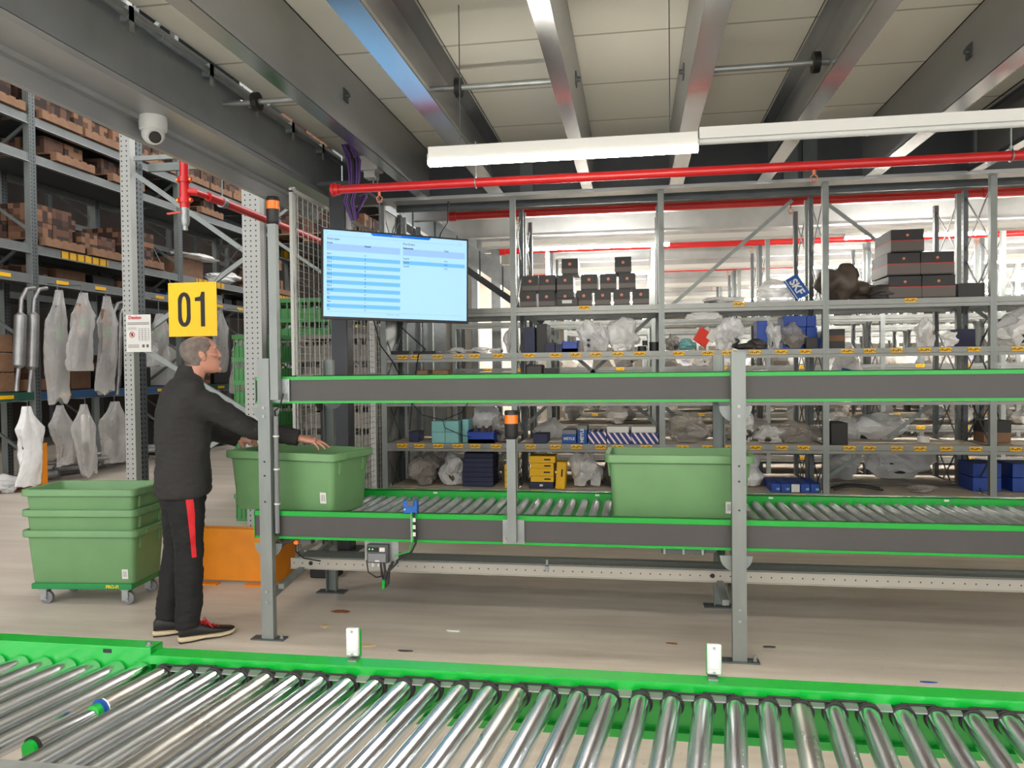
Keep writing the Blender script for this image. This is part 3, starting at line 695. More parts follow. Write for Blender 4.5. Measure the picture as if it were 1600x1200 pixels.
# dolly
t = thing('dolly', 'green plastic dolly on four grey castors carrying the stack of totes', 'dolly', cc, crz)
fr = MB().bx(-.35, .35, -.19, -.15, .108, .147).bx(-.35, .35, .15, .19, .108, .147).bx(-.35, -.30, -.15, .15, .108, .147).bx(.30, .35, -.15, .15, .108, .147).bx(-.3, .3, -.02, .02, .115, .140)
ob('frame', fr, 'cart_green', t, bevel=.006, world=False)
text('lettering', 'PRO-FI', .03, (.215, -.1915, .128), FRONT, 'sign_yellow', t, world=False, bold=.0006)
for sx in (-1, 1):
    for sy in (-1, 1):
        x, y = sx * .285, sy * .14
        a = RAD(25 * sx + 10)
        cst = ob('castor', MB().bx(x - .03, x + .03, y - .03, y + .03, .098, .108).bx(x - .022, x + .022, y - .026, y - .022, .03, .10).bx(x - .022, x + .022, y + .022, y + .026, .03, .10), 'galv', t, world=False)
        o = ob('wheel', MB().tube([(x + .012, y - .016, .0425), (x + .012, y - .012, .0425), (x + .012, y + .012, .0425), (x + .012, y + .016, .0425)], [.037, .0425, .0425, .037], 28), 'grey_rubber', cst, world=False)
        ob('wheel_hub', MB().cyl((x + .012, y - .0195, .0425), (x + .012, y + .0195, .0425), .02, 20).cyl((x + .012, y - .03, .0425), (x + .012, y + .03, .0425), .006, 8), 'galv', o, world=False)

# ================================================================ SHELVING
PX = [-2.36, -1.10, .25, 1.655, 3.0, 4.35, 5.7, 7.05, 8.4, 9.75, 11.1]
ZS = [.10, .42, .845, 1.27, 1.69, 2.11]
YR, DP = 7.0, .60
post_f = mesh('post', MB().prism(post_prof(-.026, .026, 0, .05, .003), 'Z', 0, 3.13), 'galv_post')
post_r = mesh('rear_post', MB().bx(-.02, .02, -.03, .02, 0, 3.13), 'post_punched_dark')
lace = MB()
for k in range(5):
    z = .25 + k * .58
    lace.bar((0, .04, z), (0, DP - .03, z + .5), .006, .018); lace.bar((0, DP - .03, z), (0, .04, z + .5), .006, .018)
lace_me = mesh('frame_lacing', lace, 'galv_dark')
def shelf_mesh(wd):
    a = MB().bx(.028, wd - .028, .012, DP - .012, -.006, 0)
    b = MB().bx(.026, wd - .026, 0, .012, -.042, .003).bx(.026, wd - .026, .004, .03, -.072, -.045).bx(.026, wd - .026, DP - .012, DP, -.042, 0)
    for k in range(int(wd / .11)): b.bx(.06 + k * .11, .085 + k * .11, .03, DP - .03, -.03, -.008)
    return mesh('shelf_board', a, 'shelf_board'), mesh('shelf_beam', b, 'shelf_steel')
SM = {}
lab_me = {c: mesh('shelf_label', MB().bx(-.05, .05, -.003, 0, -.018, .018), c) for c in ('shelf_label_yellow', 'shelf_label_white')}
def link(name, me, parent, loc, rot=None):
    o = bpy.data.objects.new(name, me); C.objects.link(o); o.parent = parent; o.location = loc
    if rot: o.rotation_euler = rot
    return o
def bay(i, y, label, labels=True, left_post=False, zs=ZS, name='shelving_bay', group=None, x_list=PX):
    x0, x1 = x_list[i], x_list[i + 1]; wd = round(x1 - x0, 3)
    t = thing(name, label, 'shelving', (x0, y, 0), group=group)
    if left_post:
        link('post', post_f, t, (0, 0, 0)); link('rear_post', post_r, t, (0, DP - .02, 0)); link('frame_lacing', lace_me, t, (0, 0, 0))
    link('post', post_f, t, (wd, 0, 0)); link('rear_post', post_r, t, (wd, DP - .02, 0)); link('frame_lacing', lace_me, t, (wd, 0, 0))
    if wd not in SM: SM[wd] = shelf_mesh(wd)
    for z in zs:
        s = link('shelf', SM[wd][0], t, (0, 0, z)); link('shelf_beam', SM[wd][1], s, (0, 0, 0))
    r2 = random.Random(i * 7 + int(y * 10))
    if labels:
        for z in zs:
            if z > 2 : n = 1
            else: n = 6 if z > .5 else 4
            for k in range(n):
                u = (k + .5) / n * (wd - .14) + .07 + r2.uniform(-.03, .03)
                link('shelf_label', lab_me['shelf_label_white' if (z < .5 and k == 2) else 'shelf_label_yellow'], t, (u, -.001, z - .022 + (.008 if z > 2 else 0)))
    return t
bl_ = ['leftmost front shelving bay, with teal boxes and bagged parts', 'second front shelving bay, with black boxes on its top shelf', 'third front shelving bay, with loose grey parts on its top shelf behind the right tote',
       'fourth front shelving bay, with a tall stack of black boxes on top', 'fifth front shelving bay, cut by the right edge of the picture', 'sixth front shelving bay, outside the right edge']
fb = [bay(i, YR, bl_[i], left_post=(i == 0)) for i in range(5)]
# diagonal back braces
def brace(t, a, b, nm='back_brace', m='galv_post'):
    ob(nm, MB().bar(a, b, .035, .006, (0, 1, 0)), m, t)
yb = YR + DP + .02
brace(fb[0], (-1.25, yb, .92), (-2.05, yb, .42))
brace(fb[1], (-1.02, yb, 2.05), (-.30, yb, 1.42)); brace(fb[1], (.24, yb, 2.10), (-.50, yb, 1.42)); brace(fb[1], (-1.05, yb, 1.0), (-.6, yb, 1.42)); brace(fb[1], (.22, yb, .98), (-.25, yb, 1.42))
brace(fb[2], (.36, yb, 2.14), (1.50, yb, 3.12)); brace(fb[2], (.3, yb, 1.15), (.62, yb, .86))
brace(fb[3], (1.78, yb, 3.1), (2.95, yb, 2.14)); brace(fb[3], (2.85, yb, 1.27), (2.35, yb, .86)); brace(fb[3], (2.3, yb, .84), (1.7, yb, .40))
brace(fb[4], (3.1, yb, 2.05), (3.8, yb, 1.5))
ob('side_panel', MB().bx(-2.385, -2.382, YR + .03, YR + DP, .05, 3.1), 'galv', fb[0], label='galvanised sheet side panel')
# rows behind
PXB = PX
def row(y, n0, n1, label, zs, group=None):
    t0 = thing('shelving_row', label, 'shelving', (PX[n0], y, 0))
    for i in range(n0, n1):
        dx = PX[i] - PX[n0]; wd = round(PX[i + 1] - PX[i], 3)
        if wd not in SM: SM[wd] = shelf_mesh(wd)
        if i == n0: link('post', post_f, t0, (0, 0, 0)); link('rear_post', post_r, t0, (0, DP - .02, 0))
        link('post', post_f, t0, (dx + wd, 0, 0)); link('rear_post', post_r, t0, (dx + wd, DP - .02, 0)); link('frame_lacing', lace_me, t0, (dx + wd, 0, 0))
        for z in zs:
            link('shelf', SM[wd][0], t0, (dx, 0, z)); link('shelf_beam', SM[wd][1], t0, (dx, 0, z))
    return t0
ZB = [.12, .42, .80, 1.20, 1.55, 2.15]
ROWS = [(7.68, 0, 5), (9.9, 0, 6), (10.6, 1, 6), (12.5, 1, 7), (13.2, 1, 7), (15.1, 1, 8), (17.8, 1, 9), (20.5, 1, 10)]
RN = ['standing directly back to back with the front bays', 'facing the first aisle from its far side', 'back to back with the row of the first aisle', 'on the far side of the second aisle', 'back to back with the row of the second aisle', 'on the far side of the third aisle', 'on the far side of the fourth aisle', 'farthest down the hall']
for k, (y, a, b) in enumerate(ROWS):
    row(y, a, b, 'galvanised shelving row ' + RN[k], ZB if k else [.42, .80, 1.27, 2.11])
for (y, a, b) in ROWS[1:4:2]:
    t = [o for o in C.objects if o.name.startswith('shelving_row') and abs(o.location.y - y) < .01][0]
    for i in range(a, min(b, 6)):
        for z in (.42, .80, 1.20, 1.55):
            for q in (.3, .7):
                if rng.random() < .75: link('shelf_label', lab_me['shelf_label_yellow'], t, (PX[i] - PX[a] + q * 1.3 + rng.uniform(-.1, .1), -.001, z - .022))

# ---- things on the shelves
def blob_mesh(name, m, seed, sx, sy, sz, amp=.35, pinch=False, sub=4, contents=False):
    """a crumpled, creased bag or wrapped part"""
    bm = bmesh.new(); bmesh.ops.create_icosphere(bm, subdivisions=sub, radius=.5)
    o = Vector((seed * 3.13 + .37, seed * 1.71, seed * .57))
    soft = m in ('bag_clear', 'bag_white', 'bag_smoke')
    for v in bm.verts:
        p = v.co.copy(); d = p.normalized()
        dist, _ = noise.voronoi(p * 3.2 + o); ridge = dist[1] - dist[0]
        dist2, _ = noise.voronoi(p * 7.5 + o); r2 = dist2[1] - dist2[0]
        a = .9 * noise.noise(p * 1.9 + o) + .35 * noise.noise(p * 4.3 + o)
        if soft: a += .55 * (.35 - ridge) + .28 * (.3 - r2)
        q = p + d * amp * .62 * a
        if soft and not pinch:
            cr = max(0, noise.noise(Vector((p.x * 2.6, p.y * 2.6, seed)) + o)); 
            if q.z > 0: q.z += cr * .5 * amp * 1.6
            q.x += .22 * noise.noise(Vector((p.z * 3, seed, 0))) 
        v.co = Vector((q.x * sx, q.y * sy, q.z * sz))
        if pinch:
            u = max(0, min(1, (v.co.z / sz + .5))); k = 1 - .75 * max(0, (u - .45) / .55) ** 1.3 + (.25 if u > .93 else 0)
            ang_ = math.atan2(v.co.y, v.co.x); k *= 1 + .12 * math.sin(ang_ * 7 + seed); v.co.x *= k; v.co.y *= k
    zmin = min(v.co.z for v in bm.verts)
    for v in bm.verts:
        v.co.z -= zmin
        if v.co.z < sz * .16: v.co.z *= .25
    zmin = min(v.co.z for v in bm.verts); zmax = max(v.co.z for v in bm.verts)
    mx = max(max(abs(v.co.x) for v in bm.verts) * 2 / sx, .01); my = max(max(abs(v.co.y) for v in bm.verts) * 2 / sy, .01)
    for v in bm.verts: v.co.z *= sz / zmax; v.co.x /= mx; v.co.y /= my
    me = bpy.data.meshes.new(name); bm.to_mesh(me); bm.free(); me.materials.append(M[m])
    me.polygons.foreach_set('use_smooth', [not (soft and i % 4 == 0) for i in range(len(me.polygons))])
    if soft: me.set_sharp_from_angle(angle=RAD(26))
    return me
def hang_mesh(name, m, seed, wd, h):
    """a long plastic bag hanging in folds"""
    g_ = MB(); rings = []; n = 40; K = 26
    for i in range(K):
        u = i / (K - 1)                     # 0 bottom, 1 top
        hw = wd / 2 * (.88 - .12 * math.sin(u * 5 + seed) if u < .72 else .88 * (1 - .80 * ((u - .72) / .28) ** .8))
        th = wd * (.10 + .10 * math.sin(PI * min(1, u * 1.1)))
        r_i = []
        for k in range(n):
            a = 2 * PI * k / n
            f = 1 + .13 * math.sin(a * 5 + seed + u * 3) * (.5 + u) + .30 * noise.noise(Vector((math.cos(a) * 1.3 + seed, math.sin(a) * 1.3, u * 3.4))) + .10 * noise.noise(Vector((math.cos(a) * 5, math.sin(a) * 5 + seed, u * 14)))
            r_i.append((hw * math.cos(a) * f + .05 * math.sin(u * 4 + seed), th * math.sin(a) * f, u * h + (.07 * noise.noise(Vector((math.cos(a) * 1.5, seed, 1))) * h if i < 3 else 0)))
        rings.append(r_i)
    for r_i in rings:
        for k in range(n): r_i[k] = (r_i[k][1], r_i[k][0], r_i[k][2])      # broad side towards the aisle
    g_.loft(rings)
    return mesh(name, g_, m, True, 28)
def scaled(me_dict, key, f):
    if key not in me_dict: me_dict[key] = f()
    return me_dict[key]
LAST = [None]
def bag(x, y, z, w_, d, h, m, label, seed, inner=None, group=None, name='parts_bag', pinch=False):
    me = blob_mesh('bag_skin', m, seed, w_, d, h, .5, pinch=pinch)
    t = bpy.data.objects.new(name, me); C.objects.link(t); t.location = (x, y, z + .003); tag(t, label, 'bag', group)
    LAST[0] = t
    if inner:
        i = bpy.data.objects.new('contents', blob_mesh('contents', inner, seed + 11, w_ * .62, d * .62, h * .55, .5)); C.objects.link(i); i.parent = t
        i.location = (w_ * .06 * (-1) ** seed, 0, h * .06)
    return t
def pbox(x0, x1, y0, dy, z0, z1, m, label, cat='box', name='box', group=None, rz=0, bevel=.003):
    o = ob(name, MB().box((0, 0, (z1 - z0) / 2), (x1 - x0, dy, z1 - z0)), m, world=False, bevel=bevel)
    o.location = ((x0 + x1) / 2, y0 + dy / 2, z0); o.rotation_euler.z = rz
    return tag(o, label, cat, group)
e = .002
# black boxes with a copper dot: origin at bottom front centre
bb_me = mesh('black_box', MB().bx(-.075, .075, 0, .30, 0, .145), 'black_box')
bd_me = mesh('copper_dot', MB().cyl((0, -.002, .095), (0, 0, .095), .014, 18), 'copper_dot')
bs_me = mesh('grey_band', MB().bx(-.0755, .0755, -.001, .3005, .012, .05).bx(-.0757, .0757, -.0013, .3, .052, .055), 'grey_band')
ORD = ['first', 'second', 'third', 'fourth', 'fifth', 'sixth', 'seventh']
def blackbox(x, z, label, y=YR + .03, rz=0, group=None):
    t = bpy.data.objects.new('parts_box', bb_me); C.objects.link(t); t.location = (x, y, z); t.rotation_euler.z = rz; tag(t, label, 'box', group)
    for n_, m_ in (('copper_dot', bd_me), ('grey_band', bs_me)):
        o = bpy.data.objects.new(n_, m_); C.objects.link(o); o.parent = t
    return t
g = 'black boxes on the top shelf of the second bay'
zt = 2.11 + .004
for k in range(7): blackbox(-.965 + k * .172, zt, 'black box with a copper dot, %s from left in the bottom layer' % ORD[k], group=g, rz=RAD(rng.uniform(-2, 2)))
for k, x in enumerate((-.945, -.785, -.62, -.40, -.225, -.055)): blackbox(x, zt + .147, 'black box with a copper dot, %s from the left in the middle layer' % ORD[k], group=g, rz=RAD(rng.uniform(-2, 2)))
for k, x in enumerate((-.575, -.09)): blackbox(x, zt + .294, 'black box with a copper dot alone on the upper layer, %s one' % ('left' if k == 0 else 'right'), group=g)
t = pbox(-.70, -.50, YR - .02 + .005, .04, zt, zt + .075, 'part_dark', 'small dark flat pack with a white label before the bottom black boxes', bevel=.008)
ob('label', MB().box((0, -.0215, .04), (.09, .002, .03)), 'label_white', t, world=False)
# top shelf of the fourth bay
k = 0
for (x0, z0) in ((2.18, 0), (2.45, 0), (2.17, .20), (2.44, .20), (2.20, .40)):
    h = .195 if z0 else .195
    t = pbox(x0, x0 + .265, YR + .04, .45, zt + z0, zt + z0 + h, 'black_box', 'large black carton with grey band, %s of the stack on the fourth bay' % ['bottom left', 'bottom right', 'middle left', 'middle right', 'topmost'][k])
    ob('grey_band', MB().box((0, 0, .055), (.267, .452, .085)), 'grey_band', t, world=False)
    ob('red_line', MB().box((0, 0, .10), (.268, .4525, .006)), 'red_ink', t, world=False)
    ob('emblem', MB().cyl((0, -.228, .145), (0, -.2245, .145), .012, 12), 'copper_dot', t, world=False)
    k += 1
pbox(2.74, 2.95, YR + .05, .4, zt, zt + .12, 'black_box', 'dark flat carton right of the large black cartons')
bag(1.80, YR + .22, zt, .42, .36, .34, 'part_brown', 'largest brown wrapped heap on the fourth bay top shelf', 3, name='wrapped_parts')
bag(2.02, YR + .28, zt, .30, .34, .20, 'part_brown', 'lower brown wrapped heap beside the large black cartons', 4, name='wrapped_parts')
bag(2.15, YR + .12, zt, .26, .2, .13, 'part_dark', 'small dark wrapped piece in front of the large black cartons', 5, name='wrapped_parts')
# white bag with a blue SKF print
t = bag(1.32, YR + .2, zt, .48, .26, .22, 'bag_white', 'white plastic bag with a blue SKF print lying on the third bay', 6)
sk = ob('printed_label', MB().box((0, 0, 0), (.13, .003, .21)), 'blue_ink', t, world=False, bevel=.002); sk.location = (.10, -.16, .12); sk.rotation_euler = (RAD(-14), RAD(-30), 0)
text('lettering', 'SKF', .095, (0, -.003, 0), (PI / 2, RAD(90), 0), 'label_white', sk, world=False, bold=.003)
ob('stripe', MB().box((-.05, -.002, 0), (.006, .002, .21)), 'label_white', sk, world=False)
bag(.80, YR + .18, zt, .46, .2, .07, 'bag_clear', 'flat clear bag with a grey part on the third bay top shelf', 7, 'part_dark')
bag(.60, YR + .06, 1.965, .38, .1, .09, 'bag_clear', 'loose plastic film hanging under the top shelf of the third bay', 8)
# shelf at 1.69
z4 = 1.694
pbox(-2.30, -2.12, YR + .05, .2, z4, z4 + .035, 'black', 'flat black tray, left one on the upper shelf of the leftmost bay')
pbox(-2.08, -1.86, YR + .05, .2, z4, z4 + .03, 'black', 'flat black tray, right one on the upper shelf of the leftmost bay')
for k, (x, w_) in enumerate(((-1.66, .2), (-1.46, .22), (-1.28, .16))):
    bag(x, YR + .14, z4, w_, .14, .06, 'bag_clear', 'small clear bag with dark parts on the leftmost bay, %s of three' % ['left', 'middle', 'right'][k], 20 + k, 'part_dark')
bag(-1.2, YR + .4, z4, .14, .14, .3, 'bag_white', 'white knotted carrier bag at the back of the leftmost bay', 24, pinch=True)
pbox(-1.01, -.91, YR + .06, .3, z4, z4 + .24, 'navy_box', 'tall navy box at the left on the upper shelf of the second bay')
pbox(-.90, -.80, YR + .10, .3, z4, z4 + .27, 'black_box', 'tall black box next to the tall navy box')
pbox(-.81, -.72, YR + .03, .12, z4, z4 + .09, 'navy_box', 'small navy carton before the tall boxes, left')
pbox(-.715, -.65, YR + .03, .12, z4, z4 + .075, 'navy_box', 'smallest navy carton before the tall boxes, right')
def bin_(x0, x1, y0, y1, z0, z1, m, label):
    g_ = MB(); q = .006
    g_.bx(x0, x1, y0, y1, z0, z0 + q).bx(x0, x1, y0, y0 + q, z0, z1 * .3 + z0 * .7).bx(x0, x1, y1 - q, y1, z0, z1).bx(x0, x0 + q, y0, y1, z0, z1).bx(x1 - q, x1, y0, y1, z0, z1).bx(x0, x1, y0, y0 + q, z0, z0 + (z1 - z0) * .85)
    t_ = thing('storage_bin', label, 'bin', ((x0 + x1) / 2, (y0 + y1) / 2, z0)); ob('body', g_, m, t_)
    ob('grip_lip', MB().bx(x0 - .004, x1 + .004, y0 - .012, y0 + .004, z0 + (z1 - z0) * .78, z0 + (z1 - z0) * .86), m, t_)
    return t_
bin_(-.655, -.51, YR + .03, YR + .3, z4, z4 + .11, 'blue_bin', 'open blue plastic bin on the upper shelf of the second bay')
bag(-.37, YR + .2, z4, .34, .3, .30, 'bag_clear', 'upright clear bag with a black part right of the open blue bin', 30, 'part_dark')
bag(-.1, YR + .25, z4, .36, .3, .32, 'bag_clear', 'crumpled clear bag in the middle of the second bay upper shelf', 31, 'label_white')
bag(-.14, YR + .08, z4, .16, .12, .07, 'bag_white', 'little bag with a pink part at the shelf edge of the second bay', 32, 'red_card')
for k, (x, z, r) in enumerate(((.075, 0, .04), (.10, .05, .022), (.185, 0, .045))):
    o = ob('black_disc', MB().cyl((0, 0, 0), (0, 0, .045 if k < 2 else .08), r, 20), 'black', world=False); o.location = (x, YR + .07, z4 + z + .001); tag(o, 'black round part on the second bay upper shelf, %s' % ['left lower one', 'small one on top', 'taller brownish one'][k], 'part')
lbl = [(.36, .16, .16, 'bag_smoke', 'grey bag just right of the second post on the upper shelf'), (.50, .18, .11, 'teal_box', 'round teal part in film next to the red card'), (.86, .3, .3, 'bag_clear', 'tall see-through bag with a pinkish part on the third bay'), (1.02, .3, .06, 'part_dark', 'flat black and white strips on the third bay shelf'), (1.12, .18, .1, 'part_dark', 'black lump at the right end of the flat strips'),
       (1.26, .14, .24, 'bag_clear', 'knotted clear bag left of the blue boxes'), (1.40, .32, .24, 'bag_smoke', 'smoky bag leaning on the pile of blue boxes')]
for k, (x, w_, h, m_, l) in enumerate(lbl):
    bag(x - .02, YR + .14, z4, w_, .2, h, m_, l, 40 + k, 'part_dark' if 'bag' in m_ else None)
o = ob('red_card', MB().box((0, 0, 0), (.13, .01, .15)), 'red_card', world=False); o.location = (.62, YR + .1, z4 + .12); o.rotation_euler = (RAD(-15), RAD(35), RAD(10)); tag(o, 'bright red folded card among the bags on the third bay', 'card')
ob('white_side', MB().box((.065, 0, .06), (.08, .012, .10)), 'label_white', o, world=False)
k = 0
for (x, z, w_) in ((1.09, .2, .09), (1.24, .0, .1), (1.345, .0, .1), (1.45, .0, .1), (1.20, .1, .11), (1.315, .1, .11), (1.43, .1, .09), (1.24, .2, .1), (1.345, .2, .1), (1.44, .2, .08)):
    if k == 0: pbox(1.10, 1.19, YR + .15, .2, z4 + .0, z4 + .26, 'blue_box', 'bright blue box standing at the left of the blue pile')
    else: pbox(x + .09, x + .09 + w_, YR + .16, .25, z4 + z, z4 + z + .098, 'blue_box', 'blue cardboard box in the pile on the third bay, %s row, %s' % (['lower', 'middle', 'upper'][round(z * 10)], ['left', 'centre', 'right'][(k - 1) % 3]), rz=RAD(rng.uniform(-6, 6)))
    k += 1
pbox(1.50, 1.60, YR + .05, .18, z4, z4 + .10, 'black_box', 'black box beside the third post, right of the blue pile')
t = pbox(1.70, 1.83, YR + .07, .3, z4, z4 + .17, 'black_box', 'black and brown box just right of the third post')
ob('grey_band', MB().box((0, 0, .09), (.132, .302, .05)), 'carton_dark', t, world=False)
bag(2.06, YR + .98, 1.275, .42, .3, .50, 'bag_white', 'white bag with a blue SKF print seen behind the fourth bay', 51)
sk = ob('printed_label', MB().box((0, 0, 0), (.10, .003, .19)), 'blue_ink', LAST[0], world=False, bevel=.002); sk.location = (-.04, -.17, .14); sk.rotation_euler = (0, RAD(14), 0)
text('lettering', 'SKF', .08, (0, -.003, 0), (PI / 2, RAD(90), 0), 'label_white', sk, world=False, bold=.002)
bag(2.52, YR + .16, z4, .18, .16, .27, 'bag_clear', 'upright clear bag with a brown part on the fourth bay', 52, 'carton')
bag(2.70, YR + .12, z4, .16, .12, .14, 'bag_white', 'small square white bag near the fourth post', 53)
bag(3.33, YR + .25, z4, .55, .4, .35, 'bag_white', 'large white sack right of the fourth post', 54, 'part_dark')
pbox(2.82, 2.98, YR + .3, .2, z4, z4 + .16, 'navy_box', 'dark navy box behind the crossing braces, upper shelf')
# items just above the upper tier (shelf at 1.27)
z3 = 1.274
for k, (x0, x1, h, m_) in enumerate(((-2.06, -1.94, .27, 'carton'), (-1.90, -1.74, .27, 'carton'), (-1.0, -.84, .31, 'part_dark'), (-.83, -.70, .275, 'black_box'))):
    pbox(x0, x1, YR + .04, .22, z3, z3 + h, m_, 'box just showing above the upper tier, %s' % ['left brown one', 'right brown one', 'dark wrapped one', 'black one'][k], bevel=.02 if k != 3 else .003)
# shelf at .845
z2 = .849
pbox(-2.155, -2.06, YR + .12, .2, z2, z2 + .10, 'navy_box', 'small navy box at the left on the shelf with the teal boxes')
k = 0
for x in (-1.90, -1.768):
    for z in (0, .105):
        pbox(x, x + .128, YR + .02, .22, z2 + z, z2 + z + .103, 'teal_box', 'light teal box, %s %s of the four' % ('lower' if z == 0 else 'upper', 'left' if x < -1.8 else 'right'))
pbox(-1.62, -1.56, YR + .1, .2, z2, z2 + .22, 'teal_box', 'narrow pale teal pack right of the four teal boxes')
b_ = bin_(-1.555, -1.30, YR + .04, YR + .34, z2, z2 + .12, 'blue_bin', 'bright blue storage bin with brown parts on the leftmost bay')
for k, x in enumerate((-1.50, -1.43, -1.36)): bag(x, YR + .17, z2 + .006, .08, .1, .15, 'part_brown', 'brownish round part in the blue bin, %s' % ['left', 'middle', 'right'][k], 60 + k, name='round_part')
bag(-1.22, YR + .2, z2, .34, .28, .26, 'bag_smoke', 'smoky bag with a long dark part between blue bin and second post', 64, 'part_dark')
bag(-1.45, YR + .45, z2, .3, .1, .36, 'bag_white', 'white paper sheet bag hanging at the rear of the leftmost bay', 65)
pbox(-.935, -.80, YR + .05, .25, z2, z2 + .085, 'navy_box', 'flat navy box at the left of the MEYLE boxes')
def meyle(x0, x1, h, label, rot=0):
    t_ = pbox(x0, x1, YR + .03, .26, z2, z2 + h, 'blue_ink', label)
    ob('lid', MB().box((0, 0, h - .018), (x1 - x0 + .002, .262, .038)), 'grey_rubber', t_, world=False)
    if rot: text('lettering', 'MEYLE', .045, (0, -.1325, h * .45), (PI / 2, RAD(-90), 0), 'label_white', t_, world=False, bold=.0012)
    else: text('lettering', 'MEYLE', .036, (0, -.1325, .045), FRONT, 'label_white', t_, world=False, bold=.001)
meyle(-.66, -.53, .125, 'blue box lettered MEYLE lying, left one of two'); meyle(-.52, -.43, .165, 'blue box lettered MEYLE standing upright, right one of two', 1)
for k, (x0, x1, h) in enumerate(((-.42, -.255, .11), (-.25, -.03, .10), (-.025, .215, .10))):
    pbox(x0, x1, YR + .02, .3, z2, z2 + h, 'box_diagonal', 'white box with blue diagonal blocks, %s of three in the second bay' % ['left', 'middle', 'right'][k])
    if k: pbox(x0, x1 - .02, YR + .06, .28, z2 + h, z2 + h + .055, 'label_white', 'plain pale box lying on the %s blue-patterned box' % ['', 'middle', 'right'][k])
for k, (x, w_, h, m_, l) in enumerate(((.50, .50, .26, 'bag_smoke', 'bag with a black part, left of the rear conveyor post'), (.86, .30, .22, 'bag_smoke', 'shiny crumpled grey bag next to the rear conveyor post'), (.98, .24, .30, 'bag_clear', 'bag with a black part right behind the rear conveyor post'), (1.40, .66, .20, 'bag_smoke', 'long grey bag between the conveyor post and the third post'), (1.2, .3, .16, 'bag_clear', 'pale bag on the third bay lower shelf'))):
    bag(x, YR + .2 + .05 * (k % 2), z2, w_, .3, h, m_, l, 70 + k, 'part_dark')
pbox(1.71, 1.85, YR + .06, .3, z2, z2 + .19, 'black_box', 'black box with a yellow edge right of the third post')
bag(2.3, YR + .98, .80, .75, .4, .28, 'bag_white', 'large whitish wrapped part behind the fourth bay', 77, 'part_dark')
o = ob('tape_roll', MB().cyl((0, 0, 0), (0, 0, .05), .05, 24), 'label_white', world=False); o.location = (2.55, YR + .3, z2); tag(o, 'small white round tin on the fourth bay shelf', 'tin')
t = pbox(3.0 + .05, 3.27, YR + .3, .22, z2, z2 + .19, 'carton', 'brown box with a black lid right of the fourth post')
ob('lid', MB().box((0, 0, .14), (.222, .222, .105)), 'black_box', t, world=False)
# bottom shelf at .42
z1 = .424
bag(-2.02, YR + .22, z1, .36, .34, .30, 'bag_smoke', 'grey plastic bag with metal parts on the lowest shelf, left', 80, 'part_dark')
bag(-1.72, YR + .22, z1, .34, .32, .34, 'bag_clear', 'clear plastic bag with metal parts on the lowest shelf, right', 81, 'part_brown')
for k in range(7):
    pbox(-1.62 + rng.uniform(-.01, .01) - .0, -1.33, YR + .12, .3, z1 + k * .046, z1 + k * .046 + .045, 'navy_box', 'flat navy box, number %s from the bottom of the stack behind the short beacon' % ['one', 'two', 'three', 'four', 'five', 'six', 'seven'][k])
bag(-1.26, YR + .4, z1, .24, .2, .36, 'bag_smoke', 'dark bag standing behind the navy stack', 84, 'part_dark')
for k in range(4): pbox(-1.21, -1.13, YR + .06, .2, z1 + k * .055, z1 + k * .055 + .053, 'yellow_box', 'small yellow box partly behind the short beacon pole, %s' % ['lowest', 'second', 'third', 'topmost'][k])
k = 0
for (z, h, m_) in ((0, .06, 'navy_box'), (.061, .055, 'yellow_box'), (.117, .07, 'yellow_box'), (.188, .05, 'yellow_box'), (.239, .065, 'yellow_box')):
    t = pbox(-.975 + .01 * (k % 2), -.75 + .02 * (k == 4), YR + .06, .22, z1 + z, z1 + z + h - .001, m_, ['navy box with a white dot under the yellow boxes', 'lowest yellow box of the stack in the second bay', 'second yellow box of the stack in the second bay', 'third yellow box of the stack in the second bay', 'topmost yellow box of the stack in the second bay'][k], rz=RAD(rng.uniform(-2, 2)))
    ob('print', MB().box((.05, -.111, h / 2), (.06, .002, .014)) if k else MB().box((0, -.111, h / 2), (.03, .002, .018)), 'ink' if k else 'label_white', t, world=False)
    k += 1
o = pbox(-.73, -.645, YR + .05, .2, z1, z1 + .25, 'yellow_box', 'yellow box standing on edge beside the yellow stack'); o.rotation_euler = (0, RAD(4), 0)
ob('print', MB().box((.01, -.101, .15), (.014, .002, .07)), 'ink', o, world=False)
bag(-.45, YR + .25, z1, .34, .28, .35, 'bag_clear', 'clear bag with a black moulded part beside the standing yellow box', 86, 'part_dark')
bag(-.22, YR + .25, z1, .16, .3, .34, 'part_dark', 'dark green bagged part just left of the right tote', 87, name='wrapped_parts')
for k in range(5):
    t = pbox(1.20 + k * .083, 1.278 + k * .083, YR + .04, .42, z1, z1 + .075, 'blue_box', 'long blue carton end-on on the lowest shelf of the third bay, %s from the left' % ORD[k], group='long blue cartons')
    ob('end_print', MB().box((.018, -.2115, .03), (.026, .002, .018)) if k != 2 else MB().box((0, -.2115, .038), (.07, .002, .07)), 'teal_box' if k != 2 else 'label_white', t, world=False)
bag(1.05, YR + .4, z1, .3, .2, .3, 'bag_white', 'pale bag behind the right tote, low shelf', 88)
for k in range(2):
    o = ob('black_hose', MB().tube([(1.75 + .4 * u, YR + .12 + .1 * k + .04 * math.sin(u * 6), z1 + .02 + .03 * math.sin(u * 3.1)) for u in [j / 12 for j in range(13)]], .011, 8), 'black'); tag(o, '%s black hose lying on the lowest shelf of the fourth bay' % ['front', 'rear'][k], 'hose')
bag(2.48, YR + .15, z1, .28, .12, .07, 'bag_smoke', 'small clear bag lying on the lowest shelf of the fourth bay', 89, 'part_dark')
bag(2.55, YR + .98, .424, .75, .35, .35, 'bag_white', 'large white plastic sack behind the brace of the fourth bay', 90, 'part_dark')
t = bag(2.0, YR + .98, .424, .3, .2, .35, 'bag_white', 'white upright bag with dark lettering behind the fourth bay', 91)
k = 0
